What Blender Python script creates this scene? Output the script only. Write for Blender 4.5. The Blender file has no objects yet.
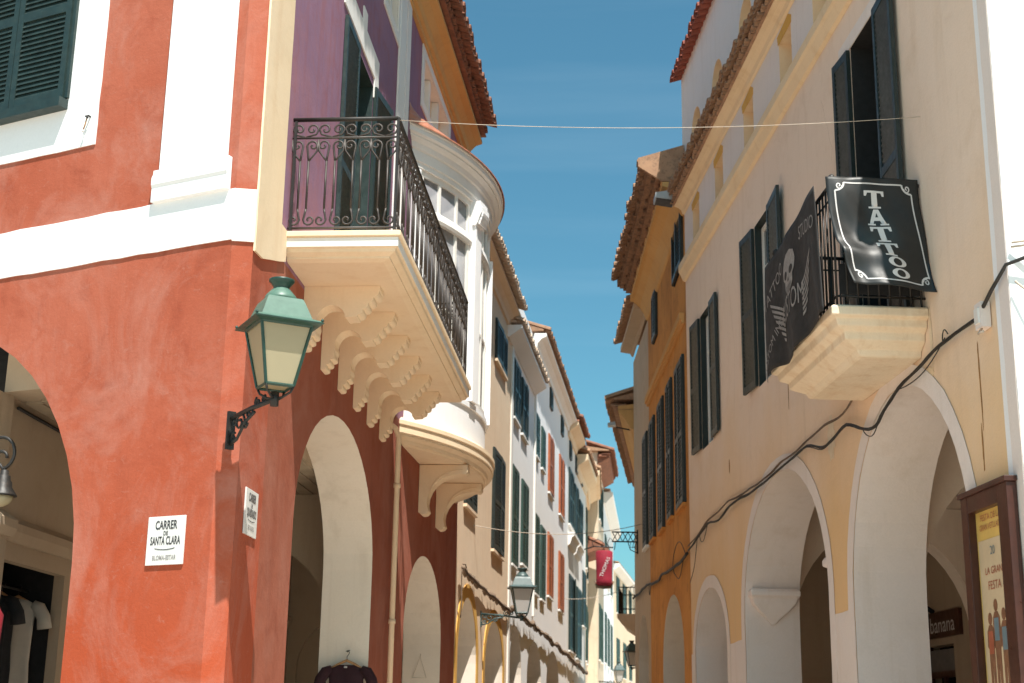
import bpy, bmesh, math, random
from mathutils import Vector, Matrix
from mathutils.geometry import tessellate_polygon
random.seed(7)
R_ = math.radians
scene = bpy.context.scene
COL = scene.collection

# ------------------------------------------------------------------ camera, sky, sun, exposure
cam_d = bpy.data.cameras.new('camera'); cam = bpy.data.objects.new('camera', cam_d); COL.objects.link(cam)
cam_d.sensor_width = 36.0; cam_d.lens = 50.0; cam_d.clip_start = 0.1; cam_d.clip_end = 2000
cam.matrix_world = Matrix.Translation((0, 0, 1.6)) @ Matrix.Rotation(R_(90 + 15.3), 4, 'X') @ Matrix.Rotation(R_(0.95), 4, 'Z')
cam_d.dof.use_dof = True; cam_d.dof.focus_distance = 14.5; cam_d.dof.aperture_fstop = 2.8
scene.camera = cam
SUN_EL, SUN_AZ = 63.0, 19.5            # height; degrees to the right of straight behind the camera
world = bpy.data.worlds.new('World'); scene.world = world; world.use_nodes = True
wn, wl = world.node_tree.nodes, world.node_tree.links
wn.clear()
w_out = wn.new('ShaderNodeOutputWorld'); w_bg = wn.new('ShaderNodeBackground'); w_sky = wn.new('ShaderNodeTexSky')
w_sky.sky_type = 'NISHITA'; w_sky.sun_disc = False
w_sky.sun_elevation = R_(SUN_EL); w_sky.sun_rotation = R_(180 - SUN_AZ)
w_sky.air_density = 1.0; w_sky.dust_density = 1.4; w_sky.ozone_density = 1.0
w_tint = wn.new('ShaderNodeMix'); w_tint.data_type = 'RGBA'; w_tint.blend_type = 'MULTIPLY'
w_tint.inputs[0].default_value = 1.0; w_tint.inputs[7].default_value = (0.38, 0.71, 0.68, 1)
# faint high cirrus
w_tc = wn.new('ShaderNodeTexCoord'); w_map = wn.new('ShaderNodeMapping'); w_map.inputs['Scale'].default_value = (1.2, 2.0, 16.0)
w_map.inputs['Rotation'].default_value = (0.0, 0.12, 0.0)
w_no = wn.new('ShaderNodeTexNoise'); w_no.inputs['Scale'].default_value = 1.6; w_no.inputs['Detail'].default_value = 5.0
w_cr = wn.new('ShaderNodeMapRange'); w_cr.inputs[1].default_value = 0.5; w_cr.inputs[2].default_value = 0.8
w_cr.inputs[3].default_value = 0.0; w_cr.inputs[4].default_value = 0.035
w_mix = wn.new('ShaderNodeMix'); w_mix.data_type = 'RGBA'; w_mix.inputs[7].default_value = (9.0, 10.0, 10.0, 1)
wl.new(w_tc.outputs['Generated'], w_map.inputs[0]); wl.new(w_map.outputs[0], w_no.inputs['Vector'])
wl.new(w_no.outputs[0], w_cr.inputs[0]); wl.new(w_cr.outputs[0], w_mix.inputs[0])
wl.new(w_sky.outputs[0], w_tint.inputs[6]); wl.new(w_tint.outputs[2], w_mix.inputs[6])
wl.new(w_mix.outputs[2], w_bg.inputs[0]); wl.new(w_bg.outputs[0], w_out.inputs[0])
w_bg.inputs[1].default_value = 0.105
sun_d = bpy.data.lights.new('sun', 'SUN'); sun = bpy.data.objects.new('sun', sun_d); COL.objects.link(sun)
sun_d.energy = 4.2; sun_d.angle = R_(0.53); sun_d.color = (1.0, 0.955, 0.88)
_s = Vector((math.sin(R_(SUN_AZ)) * math.cos(R_(SUN_EL)), -math.cos(R_(SUN_AZ)) * math.cos(R_(SUN_EL)), math.sin(R_(SUN_EL))))
sun.rotation_euler = _s.to_track_quat('Z', 'Y').to_euler(); sun.location = _s * 60
vs = scene.view_settings; vs.view_transform = 'Standard'; vs.look = 'None'; vs.gamma = 1.0; vs.use_curve_mapping = False
vs.exposure = 0.97
scene.cycles.max_bounces = 10; scene.cycles.diffuse_bounces = 6

# ------------------------------------------------------------------ materials
def nt(name):
    m = bpy.data.materials.new(name); m.use_nodes = True
    n = m.node_tree.nodes; l = m.node_tree.links
    return m, n, l, n['Principled BSDF']
def noise(n, l, vec, scale, detail=6, rough=0.6, dist=0.0):
    t = n.new('ShaderNodeTexNoise'); t.inputs['Scale'].default_value = scale; t.inputs['Detail'].default_value = detail
    t.inputs['Roughness'].default_value = rough; t.inputs['Distortion'].default_value = dist
    l.new(vec, t.inputs['Vector']); return t.outputs[0]
def mrange(n, l, val, a, b, c=0.0, d=1.0):
    t = n.new('ShaderNodeMapRange'); t.inputs[1].default_value = a; t.inputs[2].default_value = b
    t.inputs[3].default_value = c; t.inputs[4].default_value = d; l.new(val, t.inputs[0]); return t.outputs[0]
def mixc(n, l, fac, a, b, blend='MIX'):
    t = n.new('ShaderNodeMix'); t.data_type = 'RGBA'; t.blend_type = blend
    if isinstance(fac, float): t.inputs[0].default_value = fac
    else: l.new(fac, t.inputs[0])
    for i, v in ((6, a), (7, b)):
        if isinstance(v, tuple): t.inputs[i].default_value = (*v, 1)
        else: l.new(v, t.inputs[i])
    return t.outputs[2]
def pos(n): return n.new('ShaderNodeNewGeometry').outputs['Position']
def scaled(n, l, vec, s):
    t = n.new('ShaderNodeMapping'); t.inputs['Scale'].default_value = s; l.new(vec, t.inputs[0]); return t.outputs[0]
def stucco(name, base, alt, stain, alt_amt=0.6, stain_amt=0.5, bump=0.25, rough=0.9, streak=0.35, wash=0.0, washc=(0.8, 0.7, 0.65), low=None, low_z=5.0, low_w=1.6):
    """hand-trowelled lime render: broad tone drift, blotchy wear, rain streaks, fine grain"""
    m, n, l, b = nt(name); p = pos(n)
    c = mixc(n, l, mrange(n, l, noise(n, l, p, 0.55, 8, 0.62, 0.4), 0.38, 0.68, 0, alt_amt), base, alt)
    c = mixc(n, l, mrange(n, l, noise(n, l, p, 2.3, 9, 0.68, 0.6), 0.52, 0.72, 0, stain_amt), c, stain)
    if low:
        sep = n.new('ShaderNodeSeparateXYZ'); l.new(p, sep.inputs[0])
        ad = n.new('ShaderNodeMath'); ad.operation = 'MULTIPLY_ADD'; ad.inputs[1].default_value = 3.2; l.new(noise(n, l, scaled(n, l, p, (1, 1, .6)), 0.7, 7, 0.6), ad.inputs[0]); l.new(sep.outputs[2], ad.inputs[2])
        c = mixc(n, l, mrange(n, l, ad.outputs[0], low_z + 1.6 - low_w, low_z + 1.6 + low_w, 1.0, 0.0), c, low)
    st = noise(n, l, scaled(n, l, p, (3.2, 3.2, 0.22)), 1.3, 6, 0.6)
    c = mixc(n, l, mrange(n, l, st, 0.54, 0.74, 0, streak), c, stain)
    if wash > 0:
        wv = noise(n, l, scaled(n, l, p, (1.0, 1.0, 0.8)), 0.9, 12, 0.70, 0.8)
        c = mixc(n, l, mrange(n, l, wv, 0.47, 0.70, 0, wash), c, washc)
        sc = noise(n, l, scaled(n, l, p, (1.0, 1.0, 1.6)), 5.5, 9, 0.78, 1.6)
        c = mixc(n, l, mrange(n, l, sc, 0.57, 0.74, 0, wash * 0.8), c, washc)
        br = noise(n, l, scaled(n, l, p, (9.0, 9.0, 0.6)), 2.2, 5, 0.65, 0.3)
        c = mixc(n, l, mrange(n, l, br, 0.52, 0.8, 0, 0.22), c, stain)
    g = noise(n, l, p, 38, 4, 0.6)
    c = mixc(n, l, mrange(n, l, g, 0.3, 0.7, 0.0, 0.10), c, tuple(x * 0.6 for x in base))
    l.new(c, b.inputs['Base Color']); b.inputs['Roughness'].default_value = rough; b.inputs['Specular IOR Level'].default_value = 0.25
    bp = n.new('ShaderNodeBump'); bp.inputs['Strength'].default_value = bump; bp.inputs['Distance'].default_value = 0.02
    h = n.new('ShaderNodeMath'); h.operation = 'ADD'
    l.new(noise(n, l, p, 5.0, 8, 0.6), h.inputs[0]); l.new(mrange(n, l, g, 0, 1, 0, 0.35), h.inputs[1])
    h2 = n.new('ShaderNodeMath'); h2.operation = 'MULTIPLY_ADD'; h2.inputs[1].default_value = 3.0
    l.new(noise(n, l, p, 1.1, 3, 0.5), h2.inputs[0]); l.new(h.outputs[0], h2.inputs[2])
    l.new(h2.outputs[0], bp.inputs['Height']); l.new(bp.outputs[0], b.inputs['Normal'])
    return m
def paint(name, base, rough=0.5, var=0.25, wear=None, wear_amt=0.0, metal=0.0, spec=0.5, scale=7.0, bump=0.0):
    m, n, l, b = nt(name); p = pos(n)
    c = mixc(n, l, mrange(n, l, noise(n, l, p, scale, 6), 0.3, 0.75, 0, 1.0), tuple(x * (1 + var) for x in base), tuple(x * (1 - var) for x in base))
    if wear: c = mixc(n, l, mrange(n, l, noise(n, l, p, scale * 3.1, 8, 0.7), 0.58, 0.7, 0, wear_amt), c, wear)
    l.new(c, b.inputs['Base Color']); b.inputs['Metallic'].default_value = metal
    b.inputs['Specular IOR Level'].default_value = spec
    l.new(mrange(n, l, noise(n, l, p, scale * 1.7, 4), 0.2, 0.8, max(rough - 0.12, 0.03), min(rough + 0.15, 1)), b.inputs['Roughness'])
    if bump:
        bp = n.new('ShaderNodeBump'); bp.inputs['Strength'].default_value = bump; bp.inputs['Distance'].default_value = 0.01
        l.new(noise(n, l, p, scale * 4, 5), bp.inputs['Height']); l.new(bp.outputs[0], b.inputs['Normal'])
    return m
def glass(name, tint=(0.02, 0.025, 0.03), rough=0.04):
    m, n, l, b = nt(name); p = pos(n)
    c = mixc(n, l, noise(n, l, p, 1.7, 3), tint, tuple(x * 2.2 for x in tint))
    l.new(c, b.inputs['Base Color']); b.inputs['Roughness'].default_value = rough; b.inputs['Specular IOR Level'].default_value = 0.8
    bp = n.new('ShaderNodeBump'); bp.inputs['Strength'].default_value = 0.05; bp.inputs['Distance'].default_value = 0.05
    l.new(noise(n, l, p, 1.1, 2), bp.inputs['Height']); l.new(bp.outputs[0], b.inputs['Normal'])
    return m
def tile_mat(name, a, bcol, dark):
    m, n, l, b = nt(name); p = pos(n)
    c = mixc(n, l, mrange(n, l, noise(n, l, p, 4.5, 3), 0.3, 0.7), a, bcol)
    c = mixc(n, l, mrange(n, l, noise(n, l, p, 11, 8, 0.7), 0.5, 0.72, 0, 0.8), c, dark)
    l.new(c, b.inputs['Base Color']); b.inputs['Roughness'].default_value = 0.92
    bp = n.new('ShaderNodeBump'); bp.inputs['Strength'].default_value = 0.4; bp.inputs['Distance'].default_value = 0.01
    l.new(noise(n, l, p, 40, 5), bp.inputs['Height']); l.new(bp.outputs[0], b.inputs['Normal'])
    return m

M = {}
M['red'] = stucco('red_lime_render', (0.37, 0.086, 0.044), (0.43, 0.125, 0.075), (0.25, 0.048, 0.024), 0.9, 0.6, 0.35, streak=0.30, wash=0.55, washc=(0.48, 0.24, 0.19), low=(0.40, 0.066, 0.022), low_z=3.1, low_w=1.5)
M['red_shade_side'] = stucco('red_lime_render_shade_tone', (0.31, 0.085, 0.046), (0.37, 0.13, 0.085), (0.22, 0.055, 0.03), 0.9, 0.6, 0.35, streak=0.5, wash=0.4, washc=(0.42, 0.20, 0.15))  # copy of the red render, browned to put the street side's shade into the colour
M['purple'] = stucco('purple_render', (0.26, 0.145, 0.225), (0.32, 0.18, 0.27), (0.30, 0.09, 0.09), 0.8, 0.5, 0.25, streak=0.5, wash=0.5, washc=(0.42, 0.17, 0.15))
M['white'] = stucco('white_paint', (0.84, 0.82, 0.79), (0.80, 0.77, 0.72), (0.66, 0.60, 0.52), 0.5, 0.18, 0.15, streak=0.12)
M['bright_white'] = stucco('clean_white_paint', (0.88, 0.88, 0.89), (0.85, 0.84, 0.84), (0.76, 0.73, 0.70), 0.5, 0.12, 0.12, streak=0.08)
M['trim_white'] = paint('white_joinery', (0.80, 0.77, 0.72), 0.45, 0.04)
M['cream'] = stucco('cream_paint', (0.84, 0.65, 0.44), (0.86, 0.69, 0.50), (0.66, 0.42, 0.22), 0.7, 0.28, 0.2, streak=0.28)
M['cream_house'] = stucco('pale_peach_render', (0.84, 0.66, 0.48), (0.82, 0.61, 0.42), (0.66, 0.46, 0.30), 0.6, 0.25, 0.2)
M['yellow'] = stucco('ochre_yellow_paint', (0.68, 0.38, 0.09), (0.72, 0.45, 0.13), (0.48, 0.24, 0.07), 0.7, 0.25)
M['r_wall'] = stucco('warm_cream_render', (0.86, 0.69, 0.56), (0.84, 0.66, 0.52), (0.64, 0.46, 0.31), 0.8, 0.3, 0.35, streak=0.3, low=(0.80, 0.53, 0.27), low_z=4.9, low_w=1.5)
M['r_band'] = stucco('pale_yellow_band', (0.82, 0.62, 0.40), (0.82, 0.66, 0.45), (0.58, 0.36, 0.16), 0.6, 0.3, 0.2)
M['r_white'] = stucco('dull_white_limewash', (0.80, 0.72, 0.68), (0.80, 0.70, 0.62), (0.62, 0.52, 0.43), 0.7, 0.2, 0.35)
M['stone_slab'] = stucco('weathered_balcony_plaster', (0.78, 0.62, 0.44), (0.80, 0.68, 0.52), (0.52, 0.28, 0.10), 0.8, 0.42, 0.6, wash=0.3, washc=(0.78, 0.68, 0.52))
M['orange'] = stucco('orange_ochre_render', (0.66, 0.30, 0.075), (0.52, 0.22, 0.055), (0.33, 0.13, 0.04), 1.0, 0.85, 0.45, streak=0.6)
M['ochre_soffit'] = stucco('ochre_soffit', (0.62, 0.34, 0.12), (0.66, 0.40, 0.17), (0.45, 0.24, 0.10), 0.7, 0.3, 0.2)
M['grey_plaster'] = stucco('bare_plaster', (0.55, 0.42, 0.30), (0.50, 0.36, 0.25), (0.36, 0.25, 0.17), 0.8, 0.5, 0.4)
M['stone'] = stucco('pale_stone', (0.68, 0.56, 0.42), (0.72, 0.60, 0.46), (0.50, 0.38, 0.26), 0.8, 0.4, 0.5)
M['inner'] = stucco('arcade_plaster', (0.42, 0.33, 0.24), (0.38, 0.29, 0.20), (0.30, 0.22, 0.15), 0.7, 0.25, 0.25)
M['inner_white'] = stucco('arcade_limewash', (0.84, 0.75, 0.65), (0.82, 0.71, 0.59), (0.58, 0.48, 0.38), 0.7, 0.22, 0.3)
M['wood'] = paint('ceiling_boards', (0.34, 0.27, 0.19), 0.7, 0.2, scale=3.0)
M['dark_green'] = paint('dark_green_shutter', (0.018, 0.034, 0.032), 0.42, 0.3, (0.10, 0.12, 0.11), 0.25)
M['green_shutter'] = paint('grey_green_shutter', (0.026, 0.058, 0.048), 0.45, 0.3, (0.12, 0.15, 0.13), 0.25)
M['orange_shutter'] = paint('orange_brown_shutter', (0.36, 0.10, 0.035), 0.5, 0.25, (0.2, 0.06, 0.03), 0.3)
M['black_shutter'] = paint('black_green_shutter', (0.017, 0.025, 0.023), 0.42, 0.3, (0.06, 0.075, 0.07), 0.3)
M['iron'] = paint('wrought_iron', (0.022, 0.019, 0.017), 0.5, 0.3, (0.09, 0.05, 0.03), 0.35, 0.2)
M['iron_grey'] = paint('weathered_iron', (0.06, 0.05, 0.045), 0.5, 0.3, (0.20, 0.17, 0.14), 0.4, 0.2)
M['green_metal'] = paint('verdigris_paint', (0.080, 0.155, 0.115), 0.5, 0.18, (0.05, 0.12, 0.09), 0.3, scale=9)
M['green_edge'] = paint('dark_green_paint', (0.012, 0.050, 0.038), 0.4, 0.25, (0.01, 0.04, 0.03), 0.4, scale=9)
M['slate_metal'] = paint('slate_green_paint', (0.05, 0.085, 0.085), 0.4, 0.2, scale=9)
M['tile'] = tile_mat('terracotta', (0.31, 0.125, 0.070), (0.20, 0.082, 0.052), (0.085, 0.055, 0.042))
M['tile_red'] = tile_mat('red_terracotta', (0.33, 0.095, 0.06), (0.23, 0.065, 0.045), (0.16, 0.05, 0.04))
M['tile_old'] = tile_mat('old_terracotta', (0.46, 0.27, 0.16), (0.34, 0.19, 0.115), (0.12, 0.085, 0.06))
M['tile_brown'] = tile_mat('weathered_brown_tile', (0.36, 0.20, 0.115), (0.24, 0.13, 0.08), (0.085, 0.055, 0.04))
M['tile_pale'] = tile_mat('pale_dusty_tile', (0.60, 0.47, 0.36), (0.50, 0.36, 0.26), (0.28, 0.20, 0.15))
M['copper'] = paint('reddish_roof_sheet', (0.42, 0.17, 0.10), 0.45, 0.25, (0.5, 0.3, 0.2), 0.4)
M['glass'] = glass('dark_window_glass')
M['curtain_glass'] = glass('curtained_window_glass', (0.13, 0.13, 0.14), 0.08)
M['void'] = paint('unlit_room', (0.012, 0.012, 0.012), 0.9, 0.2)
M['cable'] = paint('black_cable', (0.018, 0.016, 0.014), 0.6, 0.3, (0.10, 0.08, 0.06), 0.4)
M['old_cable'] = paint('mortared_cable', (0.16, 0.11, 0.075), 0.9, 0.4, (0.03, 0.025, 0.02), 0.7, bump=0.5)
M['wire'] = paint('pale_wire', (0.5, 0.42, 0.34), 0.5, 0.2)
M['sign_white'] = paint('enamel_white', (0.72, 0.70, 0.67), 0.35, 0.05)
M['ink'] = paint('sign_ink', (0.03, 0.03, 0.035), 0.5, 0.2)
M['grey_ink'] = paint('faded_ink', (0.30, 0.28, 0.27), 0.6, 0.15)
M['vinyl'] = paint('black_vinyl', (0.014, 0.015, 0.015), 0.46, 0.2, spec=0.5, scale=4)
M['cloth_black'] = paint('dark_banner_cloth', (0.022, 0.020, 0.019), 0.75, 0.2, scale=5)
M['print_white'] = paint('white_print', (0.62, 0.60, 0.59), 0.45, 0.05)
M['print_grey'] = paint('grey_print', (0.27, 0.25, 0.235), 0.7, 0.3, scale=22)
M['mahogany'] = paint('mahogany_frame', (0.055, 0.017, 0.010), 0.35, 0.3, scale=5)
M['poster_yellow'] = paint('yellow_poster', (0.66, 0.44, 0.12), 0.5, 0.15, scale=4)
M['poster_cream'] = paint('cream_poster', (0.60, 0.47, 0.30), 0.5, 0.1, scale=4)
M['poster_red'] = paint('poster_red', (0.36, 0.10, 0.05), 0.5, 0.2)
M['poster_blue'] = paint('poster_blue', (0.13, 0.19, 0.22), 0.5, 0.2)
M['poster_brown'] = paint('poster_brown', (0.20, 0.09, 0.045), 0.5, 0.3, scale=14)
M['maroon'] = paint('maroon_cotton', (0.030, 0.008, 0.013), 0.9, 0.2)
M['red_cloth'] = paint('red_cotton', (0.20, 0.006, 0.014), 0.85, 0.2)
M['crimson'] = paint('crimson_canvas', (0.24, 0.005, 0.022), 0.8, 0.15)
M['black_cloth'] = paint('black_cotton', (0.012, 0.012, 0.013), 0.9, 0.2)
M['grey_cloth'] = paint('grey_cotton', (0.16, 0.15, 0.14), 0.9, 0.15)
M['white_cloth'] = paint('off_white_linen', (0.42, 0.39, 0.34), 0.9, 0.08)
M['hanger_wood'] = paint('hanger_wood', (0.36, 0.19, 0.08), 0.5, 0.2)
M['box_grey'] = paint('galvanised_grey', (0.40, 0.42, 0.43), 0.4, 0.1)
M['rust'] = paint('rust', (0.32, 0.15, 0.04), 0.8, 0.3)
M['magenta'] = paint('magenta_cotton', (0.25, 0.01, 0.10), 0.85, 0.2)
M['teal_box'] = paint('teal_cardboard', (0.06, 0.16, 0.17), 0.7, 0.2)
M['tan_box'] = paint('tan_cardboard', (0.30, 0.22, 0.12), 0.7, 0.2)
def frosted(name):
    m, n, l, b = nt(name); p = pos(n)
    c = mixc(n, l, noise(n, l, p, 6, 4), (0.62, 0.56, 0.38), (0.52, 0.47, 0.33))
    l.new(c, b.inputs['Base Color']); b.inputs['Roughness'].default_value = 0.25
    b.inputs['Transmission Weight'].default_value = 0.0; b.inputs['Subsurface Weight'].default_value = 0.0
    return m
M['frosted'] = frosted('frosted_lamp_glass')
def milk(name, c0):
    m, n, l, b = nt(name); p = pos(n)
    tr = n.new('ShaderNodeBsdfTranslucent'); mx = n.new('ShaderNodeMixShader'); mx.inputs[0].default_value = 0.45
    c = mixc(n, l, noise(n, l, p, 6, 4), c0, tuple(x * 0.9 for x in c0))
    l.new(c, b.inputs['Base Color']); l.new(c, tr.inputs[0]); b.inputs['Roughness'].default_value = 0.2
    l.new(b.outputs[0], mx.inputs[1]); l.new(tr.outputs[0], mx.inputs[2]); l.new(mx.outputs[0], n['Material Output'].inputs[0])
    return m
M['milk'] = milk('milky_lamp_glass', (0.62, 0.54, 0.36))
M['milk_white'] = milk('white_lamp_glass', (0.80, 0.78, 0.76))
def paving():
    m, n, l, b = nt('stone_paving'); p = pos(n)
    br = n.new('ShaderNodeTexBrick'); br.inputs['Scale'].default_value = 1.0
    br.inputs['Color1'].default_value = (0.60, 0.51, 0.42, 1); br.inputs['Color2'].default_value = (0.53, 0.45, 0.37, 1); br.inputs['Mortar'].default_value = (0.2, 0.16, 0.12, 1)
    br.inputs['Brick Width'].default_value = 0.6; br.inputs['Row Height'].default_value = 0.35; br.inputs['Mortar Size'].default_value = 0.01
    l.new(p, br.inputs['Vector'])
    c = mixc(n, l, mrange(n, l, noise(n, l, p, 1.5, 7), 0.4, 0.7, 0, 0.5), br.outputs[0], (0.50, 0.41, 0.31))
    l.new(c, b.inputs['Base Color']); b.inputs['Roughness'].default_value = 0.7
    return m
M['paving'] = paving()

# ------------------------------------------------------------------ mesh helpers
class Frame:
    """local axes: u along, v outward, z up"""
    def __init__(s, o, ex, ey, ez=(0, 0, 1)):
        s.o = Vector(o); s.ex = Vector(ex).normalized(); s.ey = Vector(ey).normalized(); s.ez = Vector(ez).normalized()
    def P(s, u, v, z): return s.o + s.ex * u + s.ey * v + s.ez * z
def facade(x, y, az, side):
    a = R_(az); t = Vector((math.sin(a), math.cos(a), 0)); n = Vector((t.y, -t.x, 0)) * side
    return Frame((x, y, 0), t, n)
WORLD = Frame((0, 0, 0), (1, 0, 0), (0, 1, 0))
class MB:
    def __init__(s, F=WORLD): s.v = []; s.f = []; s.m = []; s.mats = []; s.F = F; s.sm = []
    def mi(s, mat):
        m = M[mat]
        if m not in s.mats: s.mats.append(m)
        return s.mats.index(m)
    def add(s, pts, faces, mat, smooth=False, local=True):
        b = len(s.v); k = s.mi(mat)
        for p in pts: s.v.append(s.F.P(*p) if local else Vector(p))
        for f in faces: s.f.append([b + i for i in f]); s.m.append(k); s.sm.append(smooth)
        return s
    def box(s, u0, u1, v0, v1, z0, z1, mat):
        p = [(u, v, z) for z in (z0, z1) for v in (v0, v1) for u in (u0, u1)]
        return s.add(p, [(0, 1, 3, 2), (4, 6, 7, 5), (0, 4, 5, 1), (2, 3, 7, 6), (0, 2, 6, 4), (1, 5, 7, 3)], mat)
    def prism(s, poly, axis, a0, a1, mat, smooth=False):
        n = len(poly); A = []
        for a in (a0, a1):
            for p in poly:
                A.append({'u': (a, p[0], p[1]), 'v': (p[0], a, p[1]), 'z': (p[0], p[1], a)}[axis])
        s.add(A, [(i, (i + 1) % n, n + (i + 1) % n, n + i) for i in range(n)], mat, smooth)
        tri = tessellate_polygon([[Vector((p[0], p[1], 0)) for p in poly]])
        s.add(A, [tuple(t) for t in tri] + [tuple(n + i for i in reversed(t)) for t in tri], mat)
        return s
    def wall(s, outer, holes, v0, v1, mat, reveal=None, hole_mats=None):
        loops = [outer] + holes; pts = [p for lp in loops for p in lp]; N = len(pts)
        tri = tessellate_polygon([[Vector((p[0], p[1], 0)) for p in lp] for lp in loops])
        s.add([(p[0], v1, p[1]) for p in pts], [tuple(t) for t in tri], mat)
        s.add([(p[0], v0, p[1]) for p in pts], [tuple(t) for t in tri], mat)
        for k, lp in enumerate(loops):
            n = len(lp); mt = mat if k == 0 else (hole_mats[k - 1] if hole_mats else (reveal or mat))
            s.add([(p[0], v, p[1]) for v in (v0, v1) for p in lp], [(i, (i + 1) % n, n + (i + 1) % n, n + i) for i in range(n)], mt)
        return s
    def tube(s, pts, r, mat, n=6, local=True, smooth=True):
        W = [s.F.P(*p) if local else Vector(p) for p in pts]; V = []; k = len(W)
        up = Vector((0, 0, 1)); prev = None
        for i, p in enumerate(W):
            d = (W[min(i + 1, k - 1)] - W[max(i - 1, 0)])
            if d.length < 1e-9: d = Vector((0, 0, 1))
            d.normalize()
            if prev is None:
                a = up if abs(d.z) < 0.9 else Vector((1, 0, 0)); x = d.cross(a).normalized()
            else:
                x = (prev - d * prev.dot(d));
                x = x.normalized() if x.length > 1e-6 else d.orthogonal().normalized()
            prev = x; y = d.cross(x)
            rr = r[i] if isinstance(r, (list, tuple)) else r
            for j in range(n):
                t = 2 * math.pi * j / n; V.append(p + x * (rr * math.cos(t)) + y * (rr * math.sin(t)))
        F_ = []
        for i in range(k - 1):
            for j in range(n): F_.append((i * n + j, i * n + (j + 1) % n, (i + 1) * n + (j + 1) % n, (i + 1) * n + j))
        F_.append(tuple(range(n))); F_.append(tuple((k - 1) * n + j for j in reversed(range(n))))
        return s.add(V, F_, mat, smooth, local=False)
    def lathe(s, c, prof, mat, n=16, smooth=True):
        V = []
        for r, z in prof:
            for j in range(n):
                t = 2 * math.pi * j / n; V.append((c[0] + r * math.cos(t), c[1] + r * math.sin(t), c[2] + z))
        k = len(prof)
        F_ = [(i * n + j, i * n + (j + 1) % n, (i + 1) * n + (j + 1) % n, (i + 1) * n + j) for i in range(k - 1) for j in range(n)]
        F_ += [tuple(range(n)), tuple((k - 1) * n + j for j in reversed(range(n)))]
        return s.add(V, F_, mat, smooth)
    def loft(s, rings, mat, smooth=False):
        n = len(rings[0]); V = [p for r in rings for p in r]; k = len(rings)
        F_ = [(i * n + j, i * n + (j + 1) % n, (i + 1) * n + (j + 1) % n, (i + 1) * n + j) for i in range(k - 1) for j in range(n)]
        F_ += [tuple(range(n)), tuple((k - 1) * n + j for j in reversed(range(n)))]
        return s.add(V, F_, mat, smooth)
    def sheet(s, fn, ns, nt_, mat, thick=0.0, smooth=True):
        """grid surface fn(s,t)->world point, optional second side"""
        V = []; 
        for i in range(ns + 1):
            for j in range(nt_ + 1): V.append(fn(i / ns, j / nt_))
        q = lambda i, j: i * (nt_ + 1) + j
        F_ = [(q(i, j), q(i + 1, j), q(i + 1, j + 1), q(i, j + 1)) for i in range(ns) for j in range(nt_)]
        s.add(V, F_, mat, smooth, local=False)
        return s
    def build(s, name, parent=None, bevel=0.0, recalc=True, label=None, solid=0.0):
        root = parent
        while root is not None and root.parent is not None: root = root.parent
        off = root.location.copy() if root is not None else Vector((0, 0, 0))
        if parent is None:
            off = sum(s.v, Vector((0, 0, 0))) / len(s.v); off.z = min(p.z for p in s.v)
        me = bpy.data.meshes.new(name); me.from_pydata([p - off for p in s.v], [], s.f)
        for m in s.mats: me.materials.append(m)
        me.polygons.foreach_set('material_index', s.m); me.polygons.foreach_set('use_smooth', s.sm)
        bm = bmesh.new(); bm.from_mesh(me)
        bmesh.ops.remove_doubles(bm, verts=bm.verts, dist=1e-5)
        if recalc: bmesh.ops.recalc_face_normals(bm, faces=bm.faces)
        bm.to_mesh(me); bm.free(); me.update()
        o = bpy.data.objects.new(name, me); COL.objects.link(o)
        if parent is None: o.location = off
        else: o.parent = parent
        if bevel:
            b = o.modifiers.new('bevel', 'BEVEL'); b.width = bevel; b.segments = 2; b.limit_method = 'ANGLE'; b.angle_limit = R_(40)
        if solid:
            b = o.modifiers.new('thickness', 'SOLIDIFY'); b.thickness = solid; b.offset = 0
        if label: o['label'] = label
        return o
def tag(o, label, cat, group=None, kind=None):
    if label: o['label'] = label
    if cat: o['category'] = cat
    if group: o['group'] = group
    if kind: o['kind'] = kind
    return o
def root(name, label, cat, loc, group=None):
    o = bpy.data.objects.new(name, None); COL.objects.link(o); o.location = loc; o.empty_display_size = 0.3
    return tag(o, label, cat, group)
def arch(uc, a, zs, b, z0=-0.1, n=22):
    p = [(uc - a, z0)] + [(uc - a * math.cos(math.pi * i / n), zs + b * math.sin(math.pi * i / n)) for i in range(n + 1)] + [(uc + a, z0)]
    return p
def wob(poly, amp=.006, step=.22, close=True):
    out = []
    for i, p in enumerate(poly):
        q = poly[(i + 1) % len(poly)]; L = math.hypot(q[0] - p[0], q[1] - p[1]); k = max(1, int(L / step))
        for j in range(k):
            t = j / k; out.append((p[0] + (q[0] - p[0]) * t + random.uniform(-amp, amp), p[1] + (q[1] - p[1]) * t + random.uniform(-amp, amp)))
    return out
def ring(uc, a, zs, b, w, z0, wb=None):
    o = arch(uc, a + w, zs, b + (wb or w), z0); i = arch(uc, a, zs, b, z0)
    return o + list(reversed(i))
def rect(u0, u1, z0, z1): return [(u0, z0), (u1, z0), (u1, z1), (u0, z1)]
def text_geo(body, size=1.0, align='CENTER', space=1.0, bold=0.0):
    c = bpy.data.curves.new('t', 'FONT'); c.body = body; c.size = size; c.align_x = align; c.align_y = 'CENTER'; c.space_character = space; c.offset = bold * size
    c.resolution_u = 3
    o = bpy.data.objects.new('t', c); COL.objects.link(o)
    dg = bpy.context.evaluated_depsgraph_get(); me = bpy.data.meshes.new_from_object(o.evaluated_get(dg))
    V = [(v.co.x, v.co.y) for v in me.vertices]; Fc = [tuple(p.vertices) for p in me.polygons]
    bpy.data.objects.remove(o); bpy.data.curves.remove(c); bpy.data.meshes.remove(me)
    return V, Fc

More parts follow.
